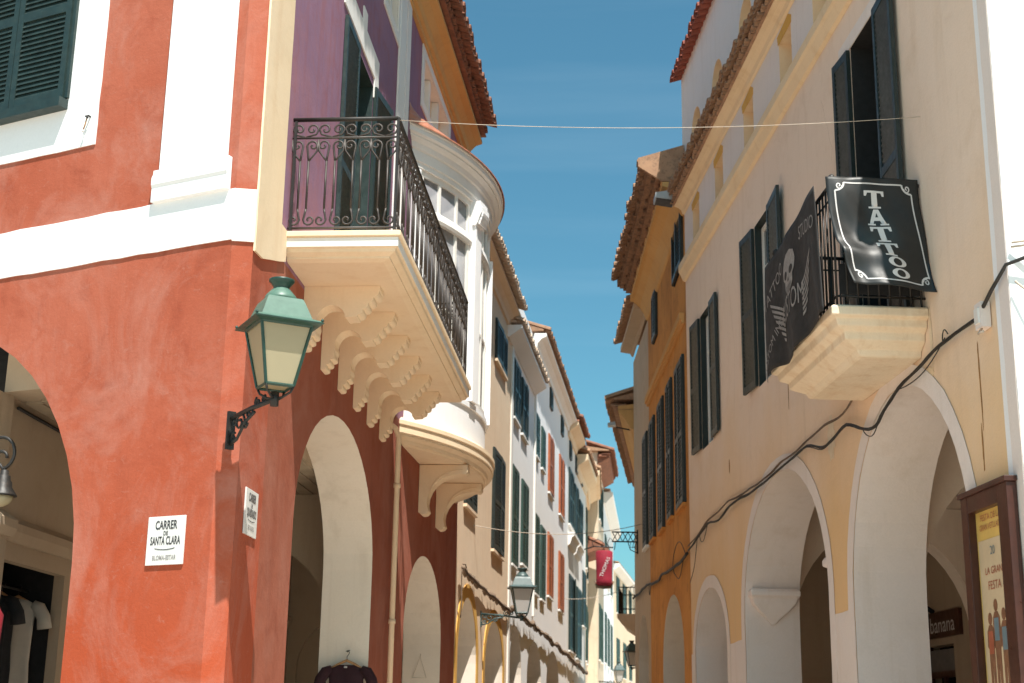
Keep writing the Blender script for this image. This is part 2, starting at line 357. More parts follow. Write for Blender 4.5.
# ------------------------------------------------------------------ building pieces
def leaf(F, hinge_u, hinge_v, z0, h, w, ang, mat, name, parent, flip=1, pitch=0.06, solid_low=False):
    """louvred shutter leaf hinged at (hinge_u, hinge_v); ang 0 = closed over the opening, 180 = folded back on the wall. flip=+1: leaf runs to +u when closed"""
    a = R_(ang)
    ex = F.ex * (flip * math.cos(a)) + F.ey * math.sin(a)
    ey = F.ey * math.cos(a) - F.ex * (flip * math.sin(a))
    L = Frame(F.P(hinge_u, hinge_v, z0), ex, ey); mb = MB(L); st = min(0.07, w * 0.16); rl = 0.10; t = 0.022
    mb.box(0, st, -t, t, 0, h, mat); mb.box(w - st, w, -t, t, 0, h, mat)
    mids = [0.0, h * 0.46, h - rl] if h > 1.2 else [0.0, h - rl]
    for zz in mids: mb.box(st, w - st, -t + 0.002, t - 0.002, zz, zz + rl, mat)
    for q in range(len(mids) - 1):
        a0, a1 = mids[q] + rl, mids[q + 1]; n = max(2, int((a1 - a0) / pitch)); dz = (a1 - a0) / n
        for i in range(n):
            zc = a0 + (i + 0.5) * dz; hh = dz * 0.62
            mb.prism([(-t * 0.75, zc + hh), (-t * 0.75 + 0.008, zc + hh), (t * 0.8, zc - hh), (t * 0.8 - 0.008, zc - hh)], 'u', st, w - st, mat)
    return mb.build(name, parent)
def sill(F, parent, u0, u1, z, mat='white', d=0.075, t=0.06):
    return MB(F).box(u0 - 0.06, u1 + 0.06, -0.02, d, z - t, z, mat).build('sill', parent)
def closed_window(F, root_, u0, u1, z0, z1, mat='green_shutter', pitch=0.075, sm='white', ajar=(random.uniform(0,2.5), random.uniform(0,3.5)), do_sill=True, label=None):
    f = MB(F).box(u0 - 0.03, u1 + 0.03, -0.05, 0.012, z0 - 0.02, z1 + 0.03, 'void')
    f.box(u0 - 0.05, u0, 0.0, 0.05, z0, z1 + 0.05, mat).box(u1, u1 + 0.05, 0.0, 0.05, z0, z1 + 0.05, mat).box(u0, u1, 0.0, 0.05, z1, z1 + 0.05, mat)
    w = f.build('window', root_, label=label); hw = (u1 - u0) / 2 - 0.006
    leaf(F, u0, 0.045, z0, z1 - z0, hw, ajar[0], mat, 'shutter', w, 1, pitch)
    leaf(F, u1, 0.045, z0, z1 - z0, hw, ajar[1], mat, 'shutter', w, -1, pitch)
    if do_sill: sill(F, w, u0, u1, z0 - 0.02, sm)
    return w
def open_window(F, root_, u0, u1, z0, z1, mat, angs, depth=0.22, pitch=0.06, frame='hanger_wood', lw=None, sm='white', do_sill=True, gl='glass'):
    """opening cut in the wall elsewhere: frame + glass set back, two open leaves"""
    fr = MB(F); d = -depth
    fr.box(u0, u0 + 0.07, d - 0.05, d, z0, z1, frame).box(u1 - 0.07, u1, d - 0.05, d, z0, z1, frame)
    fr.box(u0 + 0.07, u1 - 0.07, d - 0.05, d, z1 - 0.07, z1, frame).box(u0 + 0.07, u1 - 0.07, d - 0.05, d, z0, z0 + 0.09, frame)
    um = (u0 + u1) / 2; fr.box(um - 0.045, um + 0.045, d - 0.045, d + 0.01, z0 + 0.09, z1 - 0.07, frame)
    fr.box(u0 + 0.07, um - 0.045, d - 0.04, d - 0.01, z0 + (z1 - z0) * 0.72, z0 + (z1 - z0) * 0.72 + 0.05, frame)
    fr.box(um + 0.045, u1 - 0.07, d - 0.04, d - 0.01, z0 + (z1 - z0) * 0.72, z0 + (z1 - z0) * 0.72 + 0.05, frame)
    w = fr.build('window', root_)
    MB(F).box(u0 + 0.01, u1 - 0.01, d - 0.035, d - 0.025, z0 + 0.01, z1 - 0.01, gl).build('pane', w)
    hw = lw or (u1 - u0) / 2
    lw2 = angs[2] if len(angs) > 2 else hw
    leaf(F, u0 - 0.01, 0.03, z0, z1 - z0, hw, angs[0], mat, 'shutter', w, 1, pitch)
    leaf(F, u1 + 0.01, 0.03, z0, z1 - z0, lw2, angs[1], mat, 'shutter', w, -1, pitch)
    if do_sill: sill(F, w, u0, u1, z0, sm)
    return w
def half_tube(mb, u, v0, z0, v1, z1, r, up, mat, n=6, t=0.016):
    """barrel tile running from (v0,z0) to (v1,z1)"""
    V = []
    for (v, z, rr) in ((v0, z0, r), (v1, z1, r * 0.9)):
        for rad in (rr, rr - t):
            for j in range(n + 1):
                a = math.pi * j / n; V.append((u + rad * math.cos(a), v, z + up * rad * math.sin(a)))
    k = n + 1; Fc = []
    for j in range(n):
        Fc += [(j, j + 1, 2 * k + j + 1, 2 * k + j), (k + j, 3 * k + j, 3 * k + j + 1, k + j + 1), (j, k + j, k + j + 1, j + 1), (2 * k + j, 2 * k + j + 1, 3 * k + j + 1, 3 * k + j)]
    Fc += [(0, 2 * k, 3 * k, k), (n, k + n, 3 * k + n, 2 * k + n)]
    mb.add(V, Fc, mat, False)
def tiled_eave(F, parent, u0, u1, vout, z, mat='tile', courses=2, pitch=0.24, depth=1.4, slope=0.32, step=0.17, name='eave_tiles', jit=.02):
    """stepped courses of tile ends under a last row of barrel tiles that runs up the roof"""
    mb = MB(F); n = max(2, int((u1 - u0) / pitch)); d = (u1 - u0) / n; r = d * 0.40
    for c in range(courses):
        vo = vout - step * (courses - c); zz = z - 0.115 * (courses - c)
        for i in range(n):
            u = u0 + (i + 0.5 + 0.5 * (c % 2)) * d + random.uniform(-.01, .01)
            if u + r > u1: continue
            half_tube(mb, u, vo + random.uniform(-jit, jit) * .8, zz + random.uniform(-jit, jit) * .3, vo - 0.42, zz + 0.0, r * 0.98, 1, mat)
        mb.box(u0, u1, vo - 0.45, vo - 0.05, zz - 0.026, zz - 0.004, mat)
    for i in range(n):
        u = u0 + (i + 0.5) * d; j = random.uniform(-jit, jit)
        half_tube(mb, u, vout + j, z + 0.05, vout - depth, z + 0.05 + depth * slope, r * 1.12, 1, mat)
        if i: half_tube(mb, u - d / 2, vout - 0.02 + j, z + 0.06, vout - depth, z + 0.06 + depth * slope, r * 0.98, -1, mat)
    return mb.build(name, parent, recalc=False)
def cornice(F, parent, u0, u1, prof, mat, name='cornice'):
    return MB(F).prism(prof, 'u', u0, u1, mat).build(name, parent)
def roof(F, parent, u0, u1, vout, z, depth=8.0, rise=2.4, mat='tile'):
    vo = vout - 0.25
    return MB(F).prism([(vo, z + 0.08), (vo, z + 0.03), (-depth, z + 0.03), (-depth, z + rise), (-depth + .3, z + rise + .05)], 'u', u0, u1, mat).build('roof', parent)
def gallery(F, parent, u0, u1, depth, zc, top, wt=0.55, wm='inner', cm='inner', back_from=None, shops=(), slope=0.0):
    """covered arcade behind an arched wall: back wall with shop openings, ceiling, solid rooms above"""
    b0 = u0 if back_from is None else back_from
    mb = MB(F); holes = [rect(a, b, -0.05, zt) for a, b, zt in shops]
    mb.wall(rect(b0, u1, -0.3, zc), holes, -depth - 0.35, -depth, wm)
    o = mb.build('arcade_wall', parent)
    MB(F).prism([(-wt, zc + slope), (-wt, top), (-depth - 0.34, top), (-depth - 0.34, zc)], 'u', u0, u1, cm).build('arcade_ceiling', parent)
    for a, b, zt in shops:
        s = MB(F).box(a - .02, b + .02, -depth - 1.6, -depth - 1.5, -0.05, zt + .1, 'void').box(a - .1, a, -depth - 1.6, -depth - .355, -.05, zt + .1, 'void')
        s.box(b, b + .1, -depth - 1.6, -depth - .355, -.05, zt + .1, 'void').box(a - .1, b + .1, -depth - 1.6, -depth - .355, zt + .1, zt + .2, 'void')
        s.build('shop_room', parent)
    return o

# ------------------------------------------------------------------ ground
g = MB().box(-300, 300, -150, 500, -0.2, 0.0, 'paving').build('street'); tag(g, 'pale stone paving of the narrow street', 'street', kind='structure')

# ================================================================== corner building (red ground floor, purple upper floor)
FF = facade(-2.3505, 12.0, -62.5, -1)
S1 = facade(-2.3505, 12.0, 4.7, 1)
_p = S1.P(8.25, 0, 0); S2 = facade(_p.x, _p.y, 6.2, 1)
A = root('corner_building', 'corner house with red arcaded ground floor, purple upper wall and white bands', 'building', FF.P(0, 0, 0))
TOP = 12.95
def plan(F, u, v): p = F.P(u, v, 0); return (p.x, p.y)
ch = MB()
ch.prism([plan(FF, .2, 0), plan(S1, .12, 0), plan(S1, 1.0, 0), plan(S1, 1.0, -.5), plan(FF, .9, -.5), plan(FF, .9, 0)], 'z', -0.3, TOP, 'red')
ch.build('corner_pier', A)
# street-front wall on the sunny side
w = MB(FF); w.wall(rect(.9, 9, -.3, TOP), [arch(3.9, 2.15, 3.0, 2.36), rect(2.42, 3.9, 7.6, 9.75)], -.5, 0, 'red', hole_mats=['r_white', 'r_white'])
w.build('front_wall', A)
MB(FF).wall(wob(rect(.19, 9.02, 5.82, 6.30)), [], .002, .016, 'bright_white').build('white_band', A)
pl = MB(FF); pl.box(.31, 1.09, .002, .05, 6.62, TOP, 'bright_white')
pl.prism([(.002, 6.30), (.062, 6.30), (.062, 6.44), (.075, 6.47), (.075, 6.54), (.062, 6.565), (.056, 6.58), (.056, 6.62), (.002, 6.62)], 'u', .26, 1.15, 'bright_white')
pl.build('pilaster', A, bevel=.006)
# band returning round the blunt corner
CH = Frame(FF.P(.2, 0, 0), S1.P(.12, 0, 0) - FF.P(.2, 0, 0), Vector((.16, -.98, 0)))
L_ch = (S1.P(.12, 0, 0) - FF.P(.2, 0, 0)).length
MB(CH).box(-.004, L_ch + .004, .002, .02, 5.80, 6.30, 'white').build('corner_band', A)
sb = MB(S1); sb.wall(wob([(.115, 6.0), (.115, 5.72), (.4, 5.74), (1.24, 5.99), (1.24, 6.3), (1.0, 6.3), (1.0, TOP), (.115, TOP)], .004), [], .002, .022, 'cream'); sb.build('side_pilaster', A)
tr = MB(FF); tr.wall(wob(rect(1.97, 4.34, 7.06, 10.2)), [rect(2.42, 3.9, 7.6, 9.75)], .002, .016, 'bright_white'); tr.build('window_surround', A)
w = closed_window(FF, A, 2.42, 3.88, 7.62, 9.72, 'dark_green', pitch=0.052, do_sill=False)
MB(FF).box(2.38, 3.94, -.03, .14, 7.50, 7.60, 'dark_green').build('sill', w)
# arcade wall on the street side, two stretches with a slight bend between them
lw1 = MB(S1); lw1.wall(rect(1.0, 8.25, -.3, 5.99), [arch(4.55, 2.3, 3.6, 1.5)], -.65, 0, 'red_shade_side', reveal='inner_white'); lw1.build('arcade_front', A)
lw2 = MB(S2); lw2.wall(rect(0.0, 6.5, -.3, 5.99), [arch(3.05, 1.82, 3.0, 1.3)], -.65, 0, 'red_shade_side', reveal='inner_white'); lw2.build('arcade_front', A)
up1 = MB(S1); up1.wall(rect(1.0, 8.25, 5.992, TOP), [rect(4.25, 5.42, 6.3, 9.85), rect(6.1, 7.05, 11.5, 12.25)], -.45, 0, 'purple', hole_mats=['dark_green', 'trim_white']); up1.build('upper_wall', A)
up2 = MB(S2); up2.wall(rect(0.0, 6.1, 5.992, TOP), [rect(1.3, 4.0, 11.55, 12.35)], -.45, 0, 'purple', reveal='trim_white'); up2.build('upper_wall', A)
wp = MB(S1); wp.box(7.22, 7.74, .002, .03, 6.0, TOP, 'white').box(7.86, 8.2, .002, .03, 6.0, TOP, 'white'); wp.build('pilaster_strips', A)
ln = MB(S1); ln.wall([(3.35, 9.97), (5.42, 9.97), (5.42, 9.70), (5.70, 9.70), (5.70, 10.32), (4.75, 10.32), (4.75, 10.55), (4.5, 10.55), (4.5, 10.32), (3.35, 10.32)], [], .002, .02, 'white'); ln.build('lintel_band', A)
for F, (a, b, c, d), mt in ((S1, (6.1, 7.05, 11.5, 12.25), 'yellow'), (S2, (1.3, 4.0, 11.55, 12.35), 'cream')):
    t = MB(F); t.wall(rect(a - .2, b + .2, c - .16, d + .16), [rect(a, b, c, d)], .002, .022, 'white')
    wt = t.build('attic_window', A)
    mb = MB(F).box(a + .01, b - .01, -.24, -.16, c + .01, d - .01, mt)
    for k in range(1, 3): mb.box(a + (b - a) * k / 3 - .05, a + (b - a) * k / 3 + .05, -.158, -.04, c + .012, d - .012, 'trim_white')
    mb.build('panel', wt)
open_window(S1, A, 4.25, 5.42, 6.3, 9.85, 'dark_green', (180, 173), lw=.80, frame='trim_white', pitch=.052, do_sill=False)
# rooms behind, arcade behind the arches
rm = MB(S1); rm.box(1.9, 8.2, -9, -.46, 6.0, TOP - .05, 'void').build('rooms', A)
rm = MB(S2); rm.box(-.2, 6.1, -9, -.46, 6.0, TOP - .05, 'void').build('rooms', A)
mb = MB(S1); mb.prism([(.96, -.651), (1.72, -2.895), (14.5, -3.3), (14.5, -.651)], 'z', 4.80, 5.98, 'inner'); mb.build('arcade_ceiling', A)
bd = MB(S1)
v = -.66
while v > -2.75:
    bd.box(1.0 - .42 * (v + .65) + .3, 14.4, v - .19, v - .008, 4.772 + random.uniform(-.006, .006), 4.80, 'wood'); v -= .2
bd.build('ceiling_boards', A)
mb = MB(S1)
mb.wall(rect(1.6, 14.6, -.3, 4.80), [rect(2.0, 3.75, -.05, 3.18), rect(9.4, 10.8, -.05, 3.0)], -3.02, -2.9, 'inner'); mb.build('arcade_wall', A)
mb = MB(S1); mb.box(1.6, 1.93, -2.898, -2.80, -.2, 3.38, 'inner').prism([(-2.9, 3.38), (-2.76, 3.38), (-2.72, 3.46), (-2.72, 3.54), (-2.80, 3.60), (-2.9, 3.66)], 'u', 1.58, 1.98, 'inner').build('pilaster', A)
mb = MB(S1); mb.prism([(-2.898, 3.36), (-2.84, 3.36), (-2.80, 3.46), (-2.80, 3.54), (-2.86, 3.58), (-2.898, 3.62)], 'u', 2.0, 14.4, 'inner').build('moulding', A)
mb = MB(S1); mb.tube([(2.0, -2.86, 4.70), (5, -2.87, 4.67), (9, -2.86, 4.72), (14, -2.87, 4.7)], .02, 'iron', 5).build('ceiling_cable', A)
RT = Frame(S1.P(1.6, -2.9, 0), (-.96, .26, 0), (-.26, -.96, 0))
MB(RT).box(.02, 6, -.3, 0.0, -.3, 4.80, 'inner').build('return_wall', A)
for a, b in ((2.0, 3.75), (9.4, 10.8)):
    mb = MB(S1); mb.box(a - .2, b + .2, -5.6, -5.5, -.1, 3.4, 'black_cloth').box(a - .3, a - .02, -5.6, -3.025, -.1, 3.4, 'black_cloth').box(b + .02, b + .3, -5.6, -3.025, -.1, 3.4, 'black_cloth').box(a - .3, b + .3, -5.6, -3.025, 3.4, 3.5, 'black_cloth')
    mb.build('shop_room', A)
EW = Frame(S2.P(6.3, 0, 0), -S2.ey, S2.ex); MB(EW).wall(rect(.65, 4.0, -.3, 4.8), [arch(1.9, 1.0, 2.6, 1.0)], 0, .2, 'inner').build('cross_wall', A)
EW = Frame(S2.P(-.1, 0, 0), -S2.ey, S2.ex); MB(EW).wall(rect(.65, 3.1, -.3, 4.8), [arch(1.85, 1.05, 3.0, 1.05)], -.25, .25, 'inner').build('cross_wall', A)
# drain pipe
mb = MB(S1); mb.tube([(8.07, .09, 0.0), (8.07, .09, 5.62), (8.02, .05, 5.75), (7.98, -.02, 5.8)], .04, 'cream', 10)
for z in (1.2, 3.0, 4.9): mb.tube([(8.07, .09, z), (8.07, .09, z + .06)], .052, 'cream', 10)
mb.build('drain_pipe', A)
# eaves and roof
cov = [(-.02, 12.50), (.06, 12.50), (.06, 12.58), (.11, 12.60), (.14, 12.70), (.24, 12.80), (.36, 12.84), (.36, 12.90), (-.02, 12.90)]
cornice(S1, A, .6, 8.3, cov, 'ochre_soffit'); cornice(S2, A, .03, 6.1, cov, 'ochre_soffit')
rf = roof(S1, A, .6, 8.25, .64, 13.12); roof(S2, A, 0.0, 6.05, .64, 13.12)
tiled_eave(S1, A, .6, 8.3, .66, 13.12, courses=2, pitch=.26); tiled_eave(S2, A, .05, 6.1, .66, 13.12, courses=2, pitch=.26)

# ---- balcony
B0, B1, BV = 1.24, 7.75, 1.12
def frustum(mb, rings, mat):
    R = []
    for (a, b, vo, z) in rings: R.append([(a, 0.003, z), (b, 0.003, z), (b, vo, z), (a, vo, z)])
    return mb.loft(R, mat)
sl = MB(S1)
e = BV - .02
frustum(sl, [(B0, B1, BV, 6.31), (B0 - .03, B1 + .03, BV + .03, 6.295), (B0 - .03, B1 + .03, BV + .03, 6.25), (B0, B1, BV, 6.24), (B0, B1, BV, 6.14), (B0 + .02, B1 - .02, BV - .02, 6.13),
             (B0 + .03, B1 - .03, BV - .03, 6.10), (B0 + .09, B1 - .09, BV - .09, 6.07), (B0 + .09, B1 - .09, BV - .09, 6.05), (B0 + .16, B1 - .16, BV - .16, 6.03)], 'cream')
bal = sl.build('balcony', A)
fa = MB(S1); frustum(fa, [(B0 - .006, B1 + .006, BV + .006, 6.235), (B0 - .006, B1 + .006, BV + .006, 6.145)], 'white'); fa.build('sun_glare_fascia', bal)  # white strip round the slab: sun glare painted onto the cream edge
prof = [(0.003, 6.028), (.80, 6.028), (.80, 5.985)]
def reeds(p, q, n, r):
    out = []
    for k in range(n):
        a = (p[0] + (q[0] - p[0]) * k / n, p[1] + (q[1] - p[1]) * k / n); b = (p[0] + (q[0] - p[0]) * (k + 1) / n, p[1] + (q[1] - p[1]) * (k + 1) / n)
        dx, dz = b[0] - a[0], b[1] - a[1]; L = math.hypot(dx, dz); nx, nz = -dz / L, dx / L
        for j in range(6):
            t = j / 5; h = r * math.sin(math.pi * t); out.append((a[0] + dx * t + nx * h, a[1] + dz * t + nz * h))
    return out
prof += reeds((.79, 5.975), (.57, 5.72), 4, .022)
prof += [(.565, 5.70), (.45, 5.69)]
for k in range(1, 12):
    a = math.radians(-10 + k * 19); prof.append((.30 + .152 * math.cos(a), 5.66 + .165 * math.sin(a)))
prof += [(.145, 5.56)] + reeds((.145, 5.55), (.02, 5.38), 3, .024) + [(.003, 5.38)]
for k in range(6):
    u = 2.28 + k * .955; MB(S1).prism(prof, 'u', u - .12, u + .12, 'cream').build('corbel', bal, bevel=.006)
def spiral(c, r, a0, turns, n=14, sx=1, sz=1, k=0.82):
    pts = []
    for i in range(n + 1):
        t = i / n; rr = r * (1 - k * t); a = a0 + turns * 2 * math.pi * t
        pts.append((c[0] + sx * rr * math.cos(a), c[1] + sz * rr * math.sin(a)))
    return pts
def rail_panel(mb, path, z0, z1, nunit, mat='iron_grey'):
    """path(s, dz)->(u,v,z): panel of lyre-shaped balusters between three flat bars"""
    zb, zt, zs = z0 + .05, z1, z1 - .2
    for zz, r in ((zt, .022), (zs, .011), (zb, .012)):
        N = 2; mb.tube([path(i / N, zz) for i in range(N + 1)], r, 'iron' if zz == zt else mat, 6)
    L = (Vector(path(1, 0)) - Vector(path(0, 0))).length; du = 1 / nunit; ux = L * du
    def T(pts, r=.0105): mb.tube([path(x, z) for x, z in pts], r, mat, 4)
    for i in range(nunit):
        c = (i + .5) * du
        for sgn in (-1, 1):
            x = c + sgn * du * .22
            top = zs; h = .30
            # straight shank bending outwards into a scroll at each end
            T([(c + sgn * du * .16, zb + .2), (c + sgn * du * .16, zs - .25)], .011)
            sp = spiral((c + sgn * du * .30, zs - .085), .06, math.pi if sgn > 0 else 0, -1.15 * sgn, 12, 1 / L)
            T([(c + sgn * du * .16, zs - .25), (c + sgn * du * .13, zs - .19)] + sp)
            T([(c + sgn * du * .16, zs - .25), (c + sgn * du * .30, zs - .20), (c + sgn * du * .46, zs - .14), (c + sgn * du * .5, zs - .02)], .010)
            sp = spiral((c + sgn * du * .30, zb + .085), .06, math.pi if sgn > 0 else 0, 1.15 * sgn, 12, 1 / L)
            T([(c + sgn * du * .16, zb + .2), (c + sgn * du * .13, zb + .16)] + sp)
            # S scroll in the frieze
            sp = spiral((c + sgn * du * .25, (zs + zt) / 2 - .01), .062, (0 if sgn > 0 else math.pi), 1.1 * sgn, 12, 1 / L)
            T([(c + sgn * du * .02, zs + .01), (c + sgn * du * .40, zs + .04)] + sp)
    return mb
zr0, zr1 = 6.31, 7.52
rl = MB(S1)
a_, b_, vv = B0 + .06, B1 - .06, BV - .05
rail_panel(rl, lambda s, z: (a_, vv * s + .0, z), zr0, zr1, 4)
rail_panel(rl, lambda s, z: (a_ + (b_ - a_) * s, vv, z), zr0, zr1, 19)
rail_panel(rl, lambda s, z: (b_, vv * s, z), zr0, zr1, 4)
for (u, v_) in ((a_, vv), (b_, vv), (a_, .03), (b_, .03), ((a_ + b_) / 2, vv)): rl.box(u - .013, u + .013, v_ - .013, v_ + .013, zr0 - .0, zr1 + .005, 'iron')
rl.build('railing', bal)

# ---- bow window (gallery) with its base, brackets, entablature and roof
UC, RR, HB = 3.35, 5.1, 3.1
VC = 1.07 - RR
def ap(phi, dr, z): return (UC + (RR + dr) * math.sin(phi), VC + (RR + dr) * math.cos(phi), z)
def phi_end(dr): return math.acos(min(1, (-VC + .004) / (RR + dr)))
def arc_sweep(mb, prof, mat, p0=None, p1=None, n=28, smooth=False):
    k = len(prof); V = []; Fc = []
    for i in range(n + 1):
        for dr, z in prof:
            pe = phi_end(dr); a = -pe if p0 is None else p0; b = pe if p1 is None else p1
            V.append(ap(a + (b - a) * i / n, dr, z))
    for i in range(n):
        for j in range(k): Fc.append((i * k + j, i * k + (j + 1) % k, (i + 1) * k + (j + 1) % k, (i + 1) * k + j))
    t = tessellate_polygon([[Vector((p[0], p[1], 0)) for p in prof]])
    Fc += [tuple(x) for x in t] + [tuple(n * k + i for i in reversed(x)) for x in t]
    return mb.add(V, Fc, mat, smooth)
bs = MB(S2)
arc_sweep(bs, [(-.55, 5.66), (-.22, 5.66), (-.20, 5.69), (-.17, 5.69), (-.15, 5.74), (-.08, 5.78), (-.08, 5.81), (-.06, 5.82), (-.06, 5.93), (-.04, 5.94), (-.04, 6.0), (-.12, 6.06), (-.55, 6.06)], 'cream')
bs.prism([(UC - 2.95, .004), (UC + 2.95, .004)] + [ap(-phi_end(-.5) + 2 * phi_end(-.5) * (1 - i / 16), -.5, 0)[:2] for i in range(17)][::1], 'z', 5.665, 6.05, 'cream')
bay = bs.build('bow_window', A)
bk = [(.004, 5.655), (.78, 5.655), (.78, 5.54), (.74, 5.50), (.66, 5.505)] + [(.66 - .52 * math.sin(math.radians(q)), 5.505 - .46 * (1 - math.cos(math.radians(q)))) for q in range(12, 91, 13)]
bk += [(.15, 4.98), (.17, 4.92), (.13, 4.87), (.06, 4.86), (.004, 4.90)]
for u in (2.28, 4.02):
    b_k = MB(S2).prism(bk, 'u', u - .14, u + .14, 'cream').build('bracket', bay, bevel=.008)
    ins = [(.10, 5.60), (.70, 5.60), (.70, 5.57)] + [(.68 - .50 * math.sin(math.radians(q)), 5.57 - .42 * (1 - math.cos(math.radians(q)))) for q in range(8, 91, 14)]
    m2 = MB(S2)
    for i in range(len(ins) - 4): pass
    m2.tube([(u - .142, p[0], p[1]) for p in ins[2:]], .012, 'cream', 5).build('moulding', b_k)
bw = MB(S2)
arc_sweep(bw, [(-.30, 6.06), (-.22, 6.06), (-.22, 6.62), (-.30, 6.62)], 'bright_white')
arc_sweep(bw, [(-.30, 6.62), (-.19, 6.62), (-.19, 6.70), (-.22, 6.72), (-.30, 6.72)], 'bright_white')
bw.build('parapet', bay)
PE = phi_end(-.22)
segs = [(-PE, -.56), (-.23, -.155), (.155, .23), (.56, PE)]
wins = [(-.56, -.23), (-.155, .155), (.23, .56)]
pm = MB(S2)
for a, b in segs:
    arc_sweep(pm, [(-.32, 6.72), (-.20, 6.72), (-.20, 10.14), (-.32, 10.14)], 'bright_white', a, b, 5)
pm.build('wall', bay)
for a, b in segs:
    c = (a + b) / 2; h = .030
    q = MB(S2)
    arc_sweep(q, [(-.198, 6.72), (-.14, 6.72), (-.14, 9.72), (-.198, 9.72)], 'bright_white', c - h, c + h, 4)
    if -.4 < c < 0: arc_sweep(q, [(-.198, 9.72), (-.13, 9.72), (-.10, 9.78), (-.06, 9.90), (-.03, 9.94), (-.03, 10.04), (-.06, 10.06), (-.06, 10.14), (-.198, 10.14)], 'bright_white', c - h * 1.25, c + h * 1.25, 4)
    for k in range(3 if -.4 < c < 0 else 0): arc_sweep(q, [(-.10 + k * .022, 9.74 + k * .065), (-.07 + k * .022, 9.74 + k * .065), (-.055 + k * .022, 9.80 + k * .065), (-.09 + k * .022, 9.80 + k * .065)], 'bright_white', c - h * 1.05, c + h * 1.05, 3)
    q.build('pilaster', bay)
for a, b in wins:
    q = MB(S2)
    arc_sweep(q, [(-.30, 6.72), (-.23, 6.72), (-.23, 6.82), (-.30, 6.82)], 'trim_white', a, b, 8)
    arc_sweep(q, [(-.30, 10.04), (-.23, 10.04), (-.23, 10.14), (-.30, 10.14)], 'trim_white', a, b, 8)
    arc_sweep(q, [(-.31, 9.36), (-.20, 9.36), (-.185, 9.41), (-.20, 9.47), (-.22, 9.54), (-.31, 9.54)], 'trim_white', a, b, 8)
    for k in range(4):
        x = a + (b - a) * k / 3; t = .0055 if k in (1, 2) else .010; x0, x1 = (x - t, x + t) if 0 < k < 3 else ((x, x + 2 * t) if k == 0 else (x - 2 * t, x))
        arc_sweep(q, [(-.30, 6.82), (-.235, 6.82), (-.235, 10.04), (-.30, 10.04)], 'trim_white', x0, x1, 1)
    arc_sweep(q, [(-.295, 8.0), (-.24, 8.0), (-.24, 8.045), (-.295, 8.045)], 'trim_white', a + .012, b - .012, 8)
    f = q.build('window', bay)
    q = MB(S2); arc_sweep(q, [(-.28, 6.82), (-.27, 6.82), (-.27, 10.04), (-.28, 10.04)], 'curtain_glass', a, b, 8, True); q.build('pane', f)
    q = MB(S2); N = 60; V = []
    for i in range(N + 1):
        x = a + (b - a) * i / N; d = -.40 + .025 * math.sin(i * 1.35) + .01 * math.sin(i * .5)
        V += [ap(x, d, 6.8), ap(x, d, 10.05)]
    q.add(V, [(2 * i, 2 * i + 2, 2 * i + 3, 2 * i + 1) for i in range(N)], 'grey_cloth', True); q.build('curtain', f)
en = MB(S2)
arc_sweep(en, [(-.34, 10.14), (-.19, 10.14), (-.19, 10.22), (-.17, 10.23), (-.17, 10.40), (-.14, 10.42), (-.12, 10.50), (-.05, 10.55), (-.05, 10.58), (0, 10.60), (0, 10.68), (.02, 10.69), (.02, 10.72), (-.34, 10.72)], 'white')
en.build('entablature', bay)
rf = MB(S2); N = 28; V = []
pe = phi_end(.05)
for i in range(N + 1):
    a = -pe + 2 * pe * i / N
    for t in range(5):
        dd = t / 4; p = ap(a, .05, 0); V.append((p[0], p[1] * (1 - dd) + .006 * dd, 10.725 + .30 * dd ** .75))
    p = ap(a, .05, 0); V.append((p[0], max(p[1], .006), 10.70))
fc = []
for i in range(N):
    for t in range(4): fc.append((i * 6 + t, i * 6 + t + 1, (i + 1) * 6 + t + 1, (i + 1) * 6 + t))
    fc.append((i * 6 + 5, i * 6, (i + 1) * 6, (i + 1) * 6 + 5))
rf.add(V, fc, 'copper'); rf.build('roof', bay)

# ================================================================== left row beyond the corner building
def arcade_house(name, label, F, u0, u1, top, mat, arches, arch_mat=None, arch_w=0.0, reveal='inner_white', zfloor=4.9, depth_room=9.0, holes=()):
    rt = root(name, label, 'house', F.P(u0, 0, 0))
    w = MB(F); w.wall(rect(u0, u1, -.3, top), [arch(*a) for a in arches] + [rect(*h) for h in holes], -.55, 0, mat, hole_mats=[reveal] * len(arches) + [mat] * len(holes)); w.build('wall', rt)
    if arch_w:
        for a in arches:
            t = MB(F); t.wall(wob(ring(a[0], a[1], a[2], a[3], arch_w, -.05), .006), [], .002, .02, arch_mat); t.build('arch_trim', rt)
    b = MB(F); b.box(u0 + .02, u1 - .02, -depth_room, -.56, zfloor, top - .05, 'inner'); b.build('upper_rooms', rt)
    if arches:
        b = MB(F); b.box(u0 + .02, u1 - .02, -depth_room, -3.2, -.2, zfloor - .01, 'inner'); b.box(u0 - .12, u0 + .1, -3.2, -.56, -.2, zfloor - .01, 'inner'); b.box(u1 - .1, u1 + .1, -3.2, -.56, -.2, zfloor - .01, 'inner'); b.build('arcade_wall', rt)
    else:
        b = MB(F); b.box(u0 + .02, u1 - .02, -depth_room, -.56, -.2, zfloor - .01, 'inner'); b.build('lower_rooms', rt)
    return rt
_p = S2.P(6.5, 0, 0); CF = facade(_p.x, _p.y, 6.8, 1)
C = arcade_house('peach_house', 'narrow peach house with yellow-edged arches just past the bow window', CF, 0.01, 8.16, 11.75, 'cream_house', [(1.6, 1.3, 2.9, 1.2), (5.75, 1.6, 2.9, 1.05)], 'yellow', .26)
closed_window(CF, C, 4.95, 6.85, 5.5, 7.72, 'black_shutter', ajar=(random.uniform(0,2.5), random.uniform(0,3.5)), sm='cream_house')
closed_window(CF, C, .75, 2.2, 5.85, 7.7, 'black_shutter', ajar=(random.uniform(0,2.5), random.uniform(0,3.5)), sm='cream_house')
